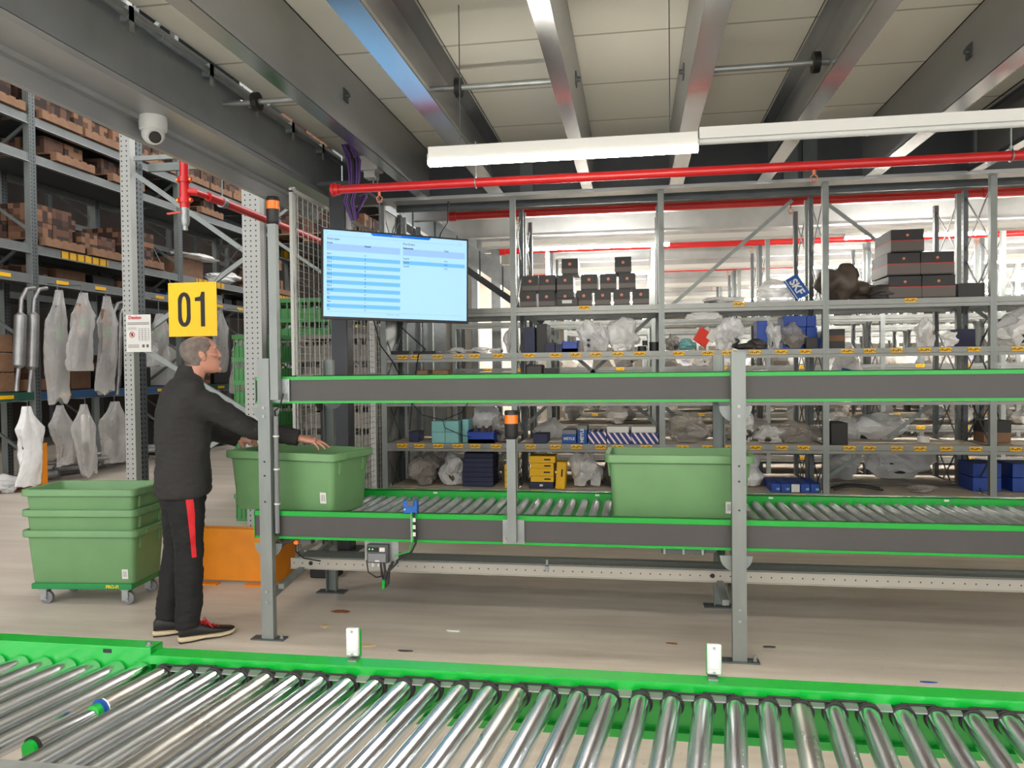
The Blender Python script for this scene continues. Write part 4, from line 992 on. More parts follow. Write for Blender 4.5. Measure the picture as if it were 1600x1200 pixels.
for x in (3.0 - .12, 3.2, 3.42):
    for z in (0, .125):
        pbox(x + .06, x + .29, YR + .25, .3, z1 + z, z1 + z + .12, 'blue_box', 'dark blue box at the lower right, %s %s of six' % (['lower', 'upper'][z > 0], ['left', 'middle', 'right'][k // 2])); k += 1
# bags along the rows behind, seen through the bays
var = []
for k in range(8):
    m_ = ['bag_clear', 'bag_white', 'bag_white', 'bag_clear', 'bag_white', 'bag_white', 'bag_clear', 'bag_white'][k]
    var.append((blob_mesh('bag_skin', m_, 100 + k, .42, .34, .30 if k % 3 else .36, pinch=(k == 5), sub=3), blob_mesh('contents', ['part_dark', 'part_brown', 'blue_box', 'black'][k % 4], 130 + k, .22, .2, .15, .5, sub=2)))
cart_me = mesh('carton', MB().bx(-.15, .15, 0, .3, 0, .17), 'carton')
nb = 0
for k, (y, a, b) in enumerate(ROWS):
    for i in range(a, b):
        for z in (ZB[1:] if k else [.42, .80, 1.27]):
            if z > 2: continue
            # what the picture can see of this bay
            xm = (PX[i] + PX[i + 1]) / 2
            if xm / y > .53 or (k > 5 and rng.random() < .5): continue
            for q in (.25, .72):
                if rng.random() < (.62 if k else .35):
                    sk_, ct_ = var[rng.randrange(8)]
                    o = bpy.data.objects.new('parts_bag', sk_); C.objects.link(o); o.location = (PX[i] + 1.3 * q + rng.uniform(-.1, .1), y + .25, z + .004); o.rotation_euler.z = rng.uniform(-3, 3)
                    s = rng.uniform(.75, 1.05); o.scale = (s, s, s * (.8 if z > .4 else .6)); tag(o, 'plastic bag of spare parts lying on the shelving rows behind the front bays', 'bag', 'bagged parts on the shelving rows behind')
                    c = bpy.data.objects.new('contents', ct_); C.objects.link(c); c.parent = o; c.location = (.03, 0, .02); nb += 1

# ================================================================ STAIR / INCLINE, WALL SIDE
t = thing('inclined_conveyor', 'inclined galvanised conveyor guard sloping down behind the screen', 'conveyor', (-1.9, 8.5, 2.2))
ob('perforated_guard', MB().add([(-2.6, 8.5, 3.50), (-1.0, 8.5, 2.38), (-1.0, 8.5, 2.16), (-2.6, 8.5, 3.28), (-2.6, 8.51, 3.50), (-1.0, 8.51, 2.38), (-1.0, 8.51, 2.16), (-2.6, 8.51, 3.28)], [(0, 1, 2, 3), (4, 5, 6, 7), (0, 1, 5, 4), (2, 3, 7, 6), (0, 3, 7, 4), (1, 2, 6, 5)]), 'galv', t)
ob('top_rail', MB().bar((-2.6, 8.5, 3.51), (-1.0, 8.5, 2.39), .03, .012), 'galv_beam', t)
ob('stringer', MB().bar((-2.6, 8.52, 3.20), (-1.0, 8.52, 2.06), .04, .07), 'anthracite', t)
for k in range(6):
    x = -2.5 + k * .26; ob('upright', MB().bx(x, x + .015, 8.49, 8.5, 3.50 - (x + 2.6) * .7 - .3, 3.50 - (x + 2.6) * .7 + (.0)), 'galv_dark', t)
for x in (-2.35, -1.15): ob('support', MB().bx(x, x + .06, 8.55, 8.61, 0, 3.2 - (x + 2.6) * .71), 'galv_post', t)
for k, x in enumerate((-2.2, -1.95, -1.72, -1.50, -1.28, -2.42)):
    o = ob('galvanised_upright', MB().prism(post_prof(x * 1.32, x * 1.32 + .13 if k % 2 else x * 1.32 + .09, 10.3, 10.4, .004), 'Z', 0, 3.4), 'galv')
    for v in o.data.vertices: v.co.y += .33
    tag(o, 'galvanised wall upright before the cream wall, %s' % ['second from the left', 'third from the left', 'fourth from the left', 'fifth from the left', 'rightmost', 'leftmost'][k], 'upright')
for k, x in enumerate((-3.3, -2.86)):
    tag(ob('sheet_panel', MB().bx(x, x + .32, 10.2, 10.21, 0, 3.2), 'galv'), 'galvanised sheet panel seen through the leftmost bay, %s' % ('left', 'right')[k], 'panel')

# ================================================================ DARK COLUMN, SCREEN, CABLES
t = thing('steel_column', 'dark blue-grey square steel column carrying the screen', 'column', (-2.47, 6.25, 0))
ob('shaft', MB().bx(-2.545, -2.40, 6.18, 6.32, .012, 3.13), 'anthracite', t, bevel=.008)
ob('base_plate', MB().bx(-2.6, -2.34, 6.12, 6.38, 0, .012), 'anthracite', t)
ob('head_plate', MB().bx(-2.62, -2.3, 6.1, 6.9, 3.10, 3.13), 'anthracite', t)
A = Vector((-2.36, 5.55, 1.945)); B = Vector((-1.36, 6.22, 1.925))
tvw = (B - A).length; ang = math.atan2(B.y - A.y, B.x - A.x)
tvr = math.asin((B.z - A.z) / tvw)
tv = thing('wall_screen', 'large flat screen showing a pale blue dock list with black frame', 'screen', (A + B) / 2 + Vector((0, 0, 0)), ang)
tv.rotation_euler = (0, -tvr, ang)
H_ = .70; W2 = tvw / 2
ob('frame', MB().bx(-W2, W2, 0, .03, 0, H_).bx(-.35, .35, .03, .06, .1, .55), 'black', tv, world=False, bevel=.002)
def quad(g_, x0, x1, z0, z1, y): g_.add([(x0, y, z0), (x1, y, z0), (x1, y, z1), (x0, y, z1)], [(0, 1, 2, 3)])
sw, sz0, sz1 = W2 - .014, .022, H_ - .014
sc = MB(); 
quad(sc, -sw, sw, sz0, sz1, -.0015)
sc.cur = 1
def U(u): return -sw + u * 2 * sw
def V(v): return sz1 - v * (sz1 - sz0)
quad(sc, U(.02), U(.515), V(.235), V(.155), -.0022); quad(sc, U(.535), U(.985), V(.235), V(.155), -.0022)
sc.cur = 2
for k in range(7): 
    v = .30 + k * .092
    quad(sc, U(.02), U(.515), V(v + .046), V(v), -.0022)
quad(sc, U(.535), U(.985), V(.345), V(.30), -.0022)
sc.cur = 3
sc.add([(U(.31), -.0026, V(0)), (U(.735), -.0026, V(0)), (U(.72), -.0026, V(.03)), (U(.325), -.0026, V(.03))], [(0, 1, 2, 3)])
sc.cur = 4
quad(sc, U(.02), U(.98), V(.0635), V(.062), -.0024); quad(sc, U(.03), U(.97), V(.9415), V(.94), -.0024)
scr = ob('display', sc, ['screen_bg', 'screen_head', 'screen_row', 'screen_bar', 'grey_band'], tv, world=False, label='lit screen picture')
def st(body, u, v, size, al='LEFT', m_='ink', bold=.0002, line=1):
    o = text('screen_text', body, size, (U(u), -.004, V(v)), FRONT, m_, scr, world=False, align=al, bold=bold, ext=0, ay='TOP'); return o
pit = .046 * (sz1 - sz0)
st('Dock types', .022, .085, .021); st('Docks', .022, .135, .017, bold=.0004); st('Pre-Orders', .535, .085, .021); st('Referentie', .535, .135, .02, bold=.0006); st('Type', .83, .135, .019, bold=.0004); st('Aantal', .27, .15, .019, bold=.0006)
for k, s in enumerate(('DS-1', 'DS-2', 'DS-3', 'DS-4', 'DS-5', 'DS-6', 'DS-7', 'DS-8', 'DS-9', 'DS-10', 'PU', 'AS', 'NN', 'SC', 'VV')):
    st(s, .022, .262 + k * .046, .018); st('1' if k == 12 else '0', .27, .262 + k * .046, .018)
for k, s in enumerate(('Test75', 'Test72', 'Test70')): st(s, .535, .262 + k * .046, .018); st('Vrd', .83, .262 + k * .046, .018)
st('Terminal Monitor', .46, .006, .011, m_='label_white', bold=0); st('Dock overview  -  version', .42, .95, .010, bold=0)
st('<', .015, .02, .016); st('?  i', .94, .03, .018)
t = thing('screen_bracket', 'black swivel arm holding the screen on the dark column', 'bracket', (-2.3, 6.15, 2.3))
cm = (A + B) / 2
ob('arm', MB().bar((-2.47, 6.18, 2.30), (-2.2, 6.1, 2.30), .03, .06).bar((-2.2, 6.1, 2.30), (cm.x - .04, cm.y + .06, 2.30), .03, .06), 'black', t)
ob('wall_plate', MB().bx(-2.53, -2.41, 6.165, 6.18, 2.15, 2.45), 'black', t)
t = ob('cable', MB().tube([(-1.86, 5.98, 2.05), (-1.9, 6.1, 1.9), (-1.75, 6.3, 1.72), (-1.9, 6.6, 1.68), (-2.0, 6.7, 1.2), (-2.02, 6.7, 1.0)], .006, 6), 'black'); tag(t, 'black cable hanging from under the screen to the first shelf', 'cable')
t = ob('cable', MB().tube([(-2.05, 5.85, 1.95), (-2.03, 5.95, 1.75), (-1.98, 6.1, 1.62), (-1.95, 6.2, 1.50)], .006, 6), 'black'); tag(t, 'black cable hanging from the screen\'s lower left', 'cable')
t = ob('cable', MB().tube([(-1.68, 6.9, 3.1), (-1.69, 6.9, 2.9), (-1.76, 6.9, 2.8), (-1.76, 6.8, 2.6)], .006, 6), 'black'); tag(t, 'black cable dropping from the cross beam behind the screen', 'cable')
t = ob('cable', MB().tube([(-2.14, 6.98, 1.3), (-1.98, 6.98, 1.12), (-1.78, 6.98, 1.07), (-1.6, 6.98, 1.14), (-1.5, 6.98, 1.28)], .004, 6).tube([(-1.78, 6.97, 1.07), (-1.76, 6.97, 1.0), (-1.6, 6.97, .93), (-1.5, 6.97, .91)], .004, 6), 'black'); tag(t, 'thin black cable looping before the teal boxes', 'cable')
t = thing('cable_bundle', 'purple network cables looped around the head of the dark column', 'cable', (-2.3, 6.1, 2.9))
for k in range(5): ob('network_cable', MB().tube([(-2.35 + .02 * k, 6.0, 3.40), (-2.28 + .025 * k, 5.95, 3.25), (-2.27 + .02 * k, 5.95, 3.08), (-2.33 + .02 * k, 5.98, 2.93), (-2.28 + .01 * k, 6.0, 2.78), (-2.24, 6.05, 2.86), (-2.22 + .01 * k, 6.1, 3.0)], .009, 6), 'purple' if k != 2 else 'black', t)
t = thing('junction_box', 'white junction box under the deck left of the long lamp', 'box', (-2.2, 6.3, 3.3))
ob('case', MB().bx(-2.28, -2.12, 6.2, 6.36, 3.24, 3.36).bx(-2.25, -2.15, 6.22, 6.34, 3.18, 3.24).bx(-2.24, -2.16, 6.25, 6.31, 3.36, 3.585), 'white_plastic', t, bevel=.006)
ob('cable', MB().tube([(-2.17, 6.25, 3.19), (-2.17, 6.22, 3.1), (-2.2, 6.2, 3.04), (-2.28, 6.2, 3.02)], .006, 6).tube([(-2.14, 6.25, 3.19), (-2.12, 6.25, 2.9), (-2.12, 6.25, 2.7)], .006, 6), 'grey_rubber', t)
# dome camera
t = thing('dome_camera', 'white dome security camera under the edge beam at the upper left', 'camera', (-2.93, 4.35, 3.12))
ob('base', MB().tube([(-2.93, 4.35, 3.13), (-2.93, 4.35, 3.09), (-2.93, 4.35, 3.05), (-2.93, 4.35, 3.03)], [.080, .083, .080, .06], 32), 'white_plastic', t)
ob('ball', MB().sphere((-2.925, 4.34, 3.025), .068, 28, 16), 'white_plastic', t)
d = Vector((.55, -.55, -.35)).normalized(); p = Vector((-2.925, 4.34, 3.015))
ob('lens', MB().tube([p + d * .03, p + d * .066, p + d * .072], [.038, .038, .034], 24), 'glass_dark', t)
ob('lens_ring', MB().tube([p + d * .04, p + d * .068], [.045, .041], 24), 'white_plastic', t)
ob('screw', MB().cyl((-3.008, 4.33, 3.10), (-3.016, 4.33, 3.10), .007, 8), 'black', t)
# ================================================================ MESH CAGE AND CRATES
t = thing('mesh_fence', 'white welded mesh fence running back beside the dark column', 'fence', (-2.62, 6.6, 0))
XF = -2.62
for (y0, y1) in ((5.6, 6.5), (6.5, 7.5), (7.5, 8.5)):
    for (z0, z1) in ((.12, 1.45), (1.50, 2.95)):
        g_ = MB()
        y = y0 + .03
        while y < y1 - .02: g_.bx(XF - .002, XF + .002, y - .004, y + .004, z0, z1); y += .097
        z = z0 + .02
        while z < z1: g_.bx(XF - .0045, XF - .0015, y0, y1, z - .002, z + .002); z += .055
        ob('wire_panel', g_, 'mesh_white', t, smooth=False)
        ob('panel_frame', MB().bx(XF - .012, XF + .012, y0, y0 + .03, z0, z1).bx(XF - .012, XF + .012, y1 - .03, y1, z0, z1).bx(XF - .012, XF + .012, y0, y1, z0 - .02, z0 + .012).bx(XF - .012, XF + .012, y0, y1, z1 - .012, z1 + .02), 'mesh_white', t)
for y in (5.72, 6.5, 7.5, 8.5): ob('fence_post', MB().bx(XF - .05, XF - .015, y - .015, y + .015, 0, 3.0), 'mesh_white', t)
crate = MB()
cw, cdp, ch = .36, .56, .30
crate.bx(-cw, cw, -cdp / 2, -cdp / 2 + .012, 0, ch * .55).bx(-cw, cw, cdp / 2 - .012, cdp / 2, 0, ch * .55).bx(-cw, -cw + .012, -cdp / 2, cdp / 2, 0, ch * .55).bx(cw - .012, cw, -cdp / 2, cdp / 2, 0, ch * .55)
crate.bx(-cw - .02, cw + .02, -cdp / 2 - .02, cdp / 2 + .02, ch * .78, ch * .93).bx(-cw, cw, -cdp / 2, cdp / 2, 0, .01)
for k in range(9): crate.bx(-cw + k * .087, -cw + k * .087 + .02, -cdp / 2 - .008, -cdp / 2, ch * .1, ch * .8).bx(cw - .002, cw + .008, -cdp / 2 + k * .065, -cdp / 2 + k * .065 + .015, ch * .1, ch * .8)
cr_me = mesh('stacking_crate', crate, 'crate_grey'); cg_me = mesh('stacking_crate', crate, 'crate_green')
for s, (x, y, n) in enumerate(((-3.08, 7.9, 8), (-3.10, 8.7, 9), (-3.85, 8.75, 8))):
    for k in range(n):
        o = bpy.data.objects.new('stacking_crate', cr_me); C.objects.link(o); o.location = (x + rng.uniform(-.01, .01), y, .002 + k * .235)
        tag(o, 'grey stacking crate in the stacks behind the mesh fence', 'crate', 'grey stacking crates behind the mesh fence')
for k in range(8):
    o = bpy.data.objects.new('stacking_crate', cg_me); C.objects.link(o); o.location = (-3.88 + .005 * (k % 2), 7.6, .002 + k * .235); o.scale.x = .55; tag(o, 'green stacking crate in the tall stack left of the mesh fence', 'crate', 'green stacking crates beside the rack post')
for k in range(2):
    o = bpy.data.objects.new('stacking_crate', cg_me); C.objects.link(o); o.location = (-3.85, 8.75, .002 + (8 + k) * .235); tag(o, 'green crate on top of the grey crates behind the mesh, %s' % ('lower', 'upper')[k], 'crate')

# ================================================================ HIGH RACKS ON THE LEFT
def hpost(g_, x, y, z1, wx=.10, wy=.10, z0=0): g_.bx(x - wx / 2, x + wx / 2, y - wy / 2, y + wy / 2, z0, z1)
rb = thing('upright_rack', 'tall punched rack end frame with diagonal braces beside the worker', 'rack', (-4.3, 7.05, 0))
for x, nm in ((-5.035, 'left'), (-3.69, 'right')):
    q = .0 if nm == 'left' else .038
    ob('upright', MB().prism([(x - .055 - q, 7.09), (x - .055 - q, 7.0), (x + .055 + q, 7.0), (x + .055 + q, 7.09)], 'Z', .01, 9), 'post_punched', rb)
    ob('rear_upright', MB().bx(x - .04, x + .055, 7.10, 7.2, .01, 9), 'post_punched_dark', rb)
    ob('foot_plate', MB().bx(x - .08, x + .08, 6.95, 7.25, 0, .01), 'galv_dark', rb)
for a, b in (((-4.95, 3.55), (-3.77, 2.73)), ((-3.77, 2.66), (-4.95, 1.9)), ((-4.95, 1.82), (-3.77, 1.15)), ((-3.77, 1.05), (-4.95, .35)), ((-4.95, 3.70), (-3.77, 3.70)), ((-3.77, 3.8), (-4.95, 4.7)), ((-4.95, 4.8), (-3.77, 5.7))):
    ob('brace', MB().bar((a[0], 7.03, a[1]), (b[0], 7.03, b[1]), .03, .045, (0, 0, 1)), 'galv_post', rb)
def y_at(px, x):
    """distance down the hall at which the plane x is seen in column px of the photograph"""
    d = r_ * (px - 800) + f_ * 1191.7
    return x / d.x * d.y
def hrack(nm, label, xs, ys, levels, ztop, ysr=None, labels=True):
    """pallet rack running along y: xs = (front plane, rear plane)"""
    t = thing(nm, label, 'rack', ((xs[0] + xs[1]) / 2, (ys[0] + ys[-1]) / 2, 0))
    for x, yy in ((xs[0], ys), (xs[1], ysr or ys)):
        for y in yy:
            ob('upright', MB().bx(x - .05, x + .05, y - .05, y + .05, 0, ztop), 'post_punched_dark', t)
            ob('upright_face', MB().bx(x - .05, x + .05, y - .056, y - .05, 0, ztop), 'galv_post', t)
    for y in ys:
        z = .3; s = 1
        while z < min(ztop, 6) - .8:
            a, b = (xs[0], xs[1]) if s > 0 else (xs[1], xs[0]); ob('brace', MB().bar((a, y + .02, z), (b, y + .02, z + .75), .03, .04), 'galv_post', t); z += .8; s = -s
    for (z, lab, m_) in levels:
        for i in range(len(ys) - 1):
            for x in xs:
                mm = m_[i % 2] if isinstance(m_, tuple) and x == xs[0] else ('rack_steel' if isinstance(m_, tuple) else m_)
                ob('beam', MB().bx(x - .02, x + .03, ys[i] + .05, ys[i + 1] - .05, z - .12, z), mm, t)
                ob('beam_lip', MB().bx(x - .03, x + .045, ys[i] + .05, ys[i + 1] - .05, z - .126, z - .118), 'galv', t)
            if lab == 1 and labels: ob('label_strip', MB().bx(xs[0] + .031, xs[0] + .036, ys[i] + .5, ys[i] + 1.5, z - .11, z - .01), 'hatched_y', t)
            if lab == 2 and labels:
                for q in (.4, 1.2, 2.0, 2.7): ob('beam_label', MB().bx(xs[0] + .031, xs[0] + .034, ys[i] + q, ys[i] + q + .24, z - .085, z - .035), 'shelf_label_yellow', t)
            ob('shelf_grid', MB().bx(xs[1] + .03, xs[0] - .02, ys[i] + .05, ys[i + 1] - .05, z - .015, z - .008), 'galv_dark', t)
    return t
LY = [6.05, 9.40, 12.85, 16.2, 19.6, 23.0]
hrack('pallet_rack', 'long pallet rack along the left aisle with brown cartons and hanging bags', (-8.2, -9.3), LY, ((1.30, 2, ('beam_green', 'beam_blue')), (2.92, 2, 'rack_steel'), (3.33, 1, 'rack_steel'), (4.58, 0, 'rack_steel'), (5.10, 0, 'rack_steel'), (6.7, 0, 'rack_steel'), (8.2, 0, 'rack_steel')), 9.3, [6.8, 10.1, 12.1, 16.0, 19.6, 23.0])
hrack('pallet_rack', 'second pallet rack behind the worker, running back from the end frame', (-5.0, -3.9), [9.8, 12.5, 15.2, 17.9], ((.6, 0, 'rack_steel'), (1.25, 0, 'rack_steel'), (2.55, 0, 'rack_steel'), (3.3, 1, 'rack_steel'), (4.2, 0, 'rack_steel'), (5.4, 0, 'rack_steel')), 9)
hrack('pallet_rack', 'farther pallet rack beyond the left aisle rack', (-12.4, -13.5), [10, 13, 16, 19, 22], ((1.5, 0, 'rack_steel'), (3.2, 0, 'rack_steel'), (4.9, 0, 'rack_steel'), (6.6, 0, 'rack_steel'), (8.2, 0, 'rack_steel')), 9.3)
ob('cross_rail', MB().bx(-4.93, -3.8, 7.22, 7.26, 3.62, 3.70), 'galv_post', rb)
# cartons on the upper levels
cm_ = [mesh('carton', MB().bx(-.19, .19, -.19, .19, 0, .24), 'carton_packs'), mesh('carton', MB().bx(-.19, .19, -.19, .19, 0, .24), 'carton_packs_dark')]
pal = MB()
for k in range(5): pal.bx(-.6, .6, -.4 + k * .17, -.4 + k * .17 + .11, .10, .12)
for x in (-.55, 0, .55): pal.bx(x - .05, x + .05, -.4, .39, 0, .10)
pal_me = mesh('pallet', pal, 'carton')
nc = 0
def carton_pile(x, y, z, nx, ny, nz, where, hole=.08):
    global nc
    o = bpy.data.objects.new('pallet', pal_me); C.objects.link(o); o.location = (x, y, z + .005); tag(o, 'wooden pallet under the brown cartons ' + where, 'pallet', 'wooden pallets ' + where)
    for k in range(nz):
        for i in range(nx):
            for j in range(ny):
                if rng.random() < hole * (k + 1) / nz: continue
                c = bpy.data.objects.new('carton', cm_[rng.random() < .42]); C.objects.link(c)
                c.location = (x + (nx - 1) * .2 - i * .4 + rng.uniform(-.02, .02), y - (ny - 1) * .2 + j * .4, z + .13 + k * .245); c.rotation_euler.z = RAD(rng.uniform(-3, 3))
                tag(c, 'brown carton on the pallets ' + where, 'carton', 'brown cartons ' + where)
                nc += 1
for (y, nz) in ((8.0, 4), (8.87, 4), (9.95, 4), (10.8, 5), (11.65, 4), (12.3, 4), (13.4, 5), (14.25, 4), (15.1, 4), (17.0, 4)): carton_pile(-8.72, y, 5.11, 2, 2, nz, 'on the middle level of the left aisle rack')
for (y, nz) in ((9.95, 4), (11.2, 4), (13.4, 3)): carton_pile(-8.72, y, 6.71, 2, 2, nz, 'on the high level of the left aisle rack')
for (y, nz) in ((8.3, 1), (9.95, 2), (10.9, 2), (11.9, 2), (16.9, 3)): carton_pile(-8.72, y, 3.34, 2, 2, nz, 'on the lower level of the left aisle rack', .2)
for (y, nz) in ((10.2, 1), (11.4, 1), (13.9, 1)): carton_pile(-8.72, y, 4.59, 2, 2, nz, 'on the narrow level of the left aisle rack', .1)
for (y, z, nz) in ((10.4, 3.33, 2), (11.6, 3.33, 2), (13.3, 3.33, 2), (10.4, 4.25, 3), (13.4, 4.25, 3)): carton_pile(-4.45, y, z, 2, 2, nz, 'on the rack behind the end frame', .12)
for (y, z) in ((12.2, 4.91), (14, 6.61)):
    carton_pile(-12.9, y, z, 2, 2, 3, 'on the farthest rack')
t = pbox(-8.95, -8.35, 13.0, .9, 3.34, 3.70, 'carton', 'brown carton under white film left above the 01 sign', bevel=.01)
bag(-8.45, 13.6, 3.70, .8, 1.3, .12, 'bag_white', 'white film draped over the brown carton left above the 01 sign', 150, name='loose_film')
bag(-8.35, 14.6, 3.34, .6, 1.3, .28, 'bag_white', 'loose white film right above the 01 sign', 151, name='loose_film')
# hanging bags with exhausts
def hang(px, top, h, wd, x, m_, label, seed, green=False, inner='part_dark'):
    y = y_at(px, x)
    me = hang_mesh('bag_skin', 'bag_hang' if m_ != 'bag_white' else m_, seed, wd * rng.uniform(.9, 1.2), h)
    t = bpy.data.objects.new('hanging_bag', me); C.objects.link(t); t.location = (x, y, top - h); tag(t, label, 'bag')
    g_ = MB().tube([(0, 0, h * .12), (.01, wd * .10, h * .3), (0, -wd * .10, h * .42), (0, 0, h * .5)], [.03, .045, .03, .03], 10).tube([(.01, wd * .1, h * .2), (.0, wd * .16, h * .32), (0, wd * .06, h * .46)], .015, 8)
    ob('contents', g_, 'part_dark', t, world=False)
    ob('paper_sleeve', MB().bx(-.02, .03, -wd * .20, wd * .16, h * .46, h * .86), inner, t, world=False, bevel=.015)
    if green: ob('green_print', MB().bx(.031, .034, -wd * .18, wd * .14, h * .55, h * .68), 'crate_green', t, world=False)
    zt_ = (2.80 if top > 2 else 1.18) - (top - h)
    ob('hook', MB().tube([(0, 0, h * .95), (0, 0, zt_), (-8.13 - x, 0, zt_ + .01)], .008, 6), 'galv_dark', t, world=False)
    return t
hx = -7.98
hang(93, 2.72, 1.55, .40, hx, 'bag_smoke', 'greyish hanging bag at the left of three above the shelf beam', 160, True)
hang(130, 2.70, 1.12, .44, hx + .2, 'bag_clear', 'clear hanging bag with a green printed card, middle of three', 161, True, 'carton')
hang(168, 2.72, 1.45, .42, hx + .02, 'bag_clear', 'long hanging bag with a brown sleeve, right of three', 162, True, 'carton')
hang(42, 1.12, 1.05, .46, hx + .08, 'bag_white', 'white printed bag hanging low at the far left', 163)
hang(97, 1.1, .85, .38, hx, 'bag_clear', 'wide clear bag under the shelf beam, first right of the orange post', 164)
hang(132, 1.1, 1.02, .36, hx + .16, 'bag_clear', 'long clear bag with a white sheet under the shelf beam', 165, False, 'label_white')
hang(178, 1.1, .95, .45, hx, 'bag_clear', 'clear bag with dark parts just left of the tall post', 166)
hang(250, 2.55, .9, .6, hx - .02, 'bag_clear', 'bag with a light green tag behind the paper notice', 167, True)
hang(374, 2.3, 1.2, .6, hx + .1, 'bag_clear', 'grey bag hanging behind the worker\'s face', 168)
hang(345, 2.75, 1.2, .5, hx - .02, 'bag_smoke', 'dark bunched bags behind the right side of the 01 sign', 169)
hang(338, 1.2, .8, .6, hx, 'bag_clear', 'striped clear bag behind the worker\'s shoulder', 170)
hang(270, 1.15, .9, .5, hx, 'bag_clear', 'bag hanging low behind the worker\'s back', 171)
for k, (px, z0, z1) in enumerate(((30, 1.62, 2.66), (50, 1.60, 2.68), (186, 1.5, 2.6), (176, 1.8, 2.62))):
    x = -8.02; y = y_at(px, x); q = .075 if k < 2 else .04
    t = thing('exhaust_pipe', 'hanging steel exhaust with a silencer, %s' % ['left one at the picture edge', 'second from the picture edge', 'right one beside the tall post', 'thin one near the tall post'][k], 'exhaust', (x, y, z0 - .3))
    ob('silencer', MB().tube([(x, y, z0), (x, y, z0 + .04), (x, y + .05, z1 - .34), (x, y + .05, z1 - .3)], [.03, q, q, .03], 16), 'exhaust', t)
    ob('pipe', MB().tube([(x, y, z0 + .02), (x, y - .03, z0 - .15), (x, y - .05, z0 - .3)], .028, 12).tube([(x, y + .05, z1 - .32), (x, y + .07, z1 - .12), (x, y + .16, z1 + .02), (x, y + .3, z1 + .05)], .028, 12), 'exhaust', t)
# things on the lower levels of the left rack
for k, (y, z, sx, sz_, m_) in enumerate(((9.0, 1.30, .55, .26, 'carton'), (9.0, 1.57, .55, .26, 'carton'), (9.0, 1.84, .5, .24, 'carton'), (9.75, 1.30, .5, .16, 'carton'))):
    c = ob('storage_box', MB().bx(-.3, .3, -sx / 2, sx / 2, 0, sz_), m_, world=False, bevel=.01); c.location = (-8.7, y, z + .003)
    tag(c, ['brown carton at the picture edge, lowest of three', 'brown carton at the picture edge, middle of three', 'brown carton at the picture edge, topmost of three', 'low brown box just left of the rack post'][k], 'box')
cols = ['black_box', 'part_dark', 'carton_packs', 'black_box', 'carton_dark', 'navy_box', 'carton_packs_dark', 'part_brown', 'black_box', 'label_white', 'yellow_box', 'part_dark', 'blue_box', 'carton_packs']
for z, zm in ((.02, .9), (1.303, .9), (2.0, 0), (2.923, .25)):
    if not zm: continue
    y = 9.7 if z > .1 else 12.2
    while y < 19:
        w_ = rng.uniform(.3, .7); hh = rng.uniform(.18, min(.75, zm + .15)) if zm > .3 else rng.uniform(.1, .24)
        for yp in LY:
            if y < yp + .12 and y + w_ > yp - .12: y = yp + .13
        c = ob('storage_box', MB().bx(-.3, .3, -w_ / 2, w_ / 2, 0, hh), cols[rng.randrange(len(cols))], world=False, bevel=.01); c.location = (-8.85, y + w_ / 2, z)
        tag(c, 'storage box on the lower levels of the left aisle rack, behind the hanging bags', 'box', 'storage boxes on the lower levels of the left rack')
        if zm > .3 and rng.random() < .5:
            c2 = ob('storage_box', MB().bx(-.28, .28, -w_ / 2.3, w_ / 2.3, 0, .22), cols[rng.randrange(len(cols))], world=False, bevel=.01); c2.location = (-8.85, y + w_ / 2, z + hh + .001)
            tag(c2, 'storage box on the lower levels of the left aisle rack, behind the hanging bags', 'box', 'storage boxes on the lower levels of the left rack')
        y += w_ + rng.uniform(.02, .25)
for k in range(8):
    y = 9.7 + k * .30; a = Vector((-8.75 + .25 * (k % 2), y - .4, .09 + .16 * (k % 2))); b = a + Vector((rng.uniform(.3, .7), .9, .0))
    t = thing('exhaust_pipe', 'steel exhaust tube lying in the heap on the ground left of the tall post', 'exhaust', a, group='exhaust tubes in the heap on the ground')
    ob('pipe', MB().tube([a, (a + b) / 2, b], .03, 10), 'exhaust' if k % 3 else 'part_dark', t)
    ob('silencer', MB().tube([a.lerp(b, .3), a.lerp(b, .33), a.lerp(b, .66), a.lerp(b, .7)], [.03, .07, .07, .03], 12), 'exhaust', t)
o = bpy.data.objects.new('pallet', pal_me); C.objects.link(o); o.location = (-8.7, 8.9, .003); tag(o, 'wooden pallet on the ground at the left picture edge', 'pallet')
bag(-8.1, 8.75, 0, .4, .35, .24, 'bag_clear', 'clear bag lying on the ground at the left picture edge', 180, 'part_dark')
# orange guards
t = thing('rack_guard', 'orange upright post guard before the left rack', 'guard', (-8.05, 9.28, 0))
ob('body', MB().prism([(-8.17, 9.33), (-8.17, 9.23), (-7.98, 9.23), (-7.98, 9.33), (-7.99, 9.33), (-7.99, 9.24), (-8.16, 9.24), (-8.16, 9.33)], 'Z', 0, .60), 'orange_paint', t)
for x in (-8.12, -8.03): ob('bolt', MB().cyl((x, 9.22, .56), (x, 9.23, .56), .012, 8), 'galv', t)
t = thing('rack_guard', 'wide orange guard plate on the ground right of the worker', 'guard', (-2.8, 5.3, 0))
ob('front_plate', MB().bx(-3.22, -2.60, 5.14, 5.15, .025, .41), 'orange_paint', t, bevel=.002)
ob('side_plate', MB().add([(-2.60, 5.14, 0.0), (-2.60, 5.14, .41), (-2.585, 5.48, .41), (-2.585, 5.48, 0), (-2.59, 5.14, 0.0), (-2.59, 5.14, .41), (-2.575, 5.48, .41), (-2.575, 5.48, 0)], [(0, 1, 2, 3), (4, 5, 6, 7), (0, 1, 5, 4), (1, 2, 6, 5), (2, 3, 7, 6), (3, 0, 4, 7)]), 'orange_paint', t)
ob('top_fold', MB().bx(-3.22, -2.60, 5.14, 5.19, .405, .412), 'orange_paint', t)
ob('foot', MB().bx(-2.78, -2.58, 5.08, 5.15, 0, .012).bx(-3.22, -3.0, 5.08, 5.15, 0, .012), 'orange_paint', t)
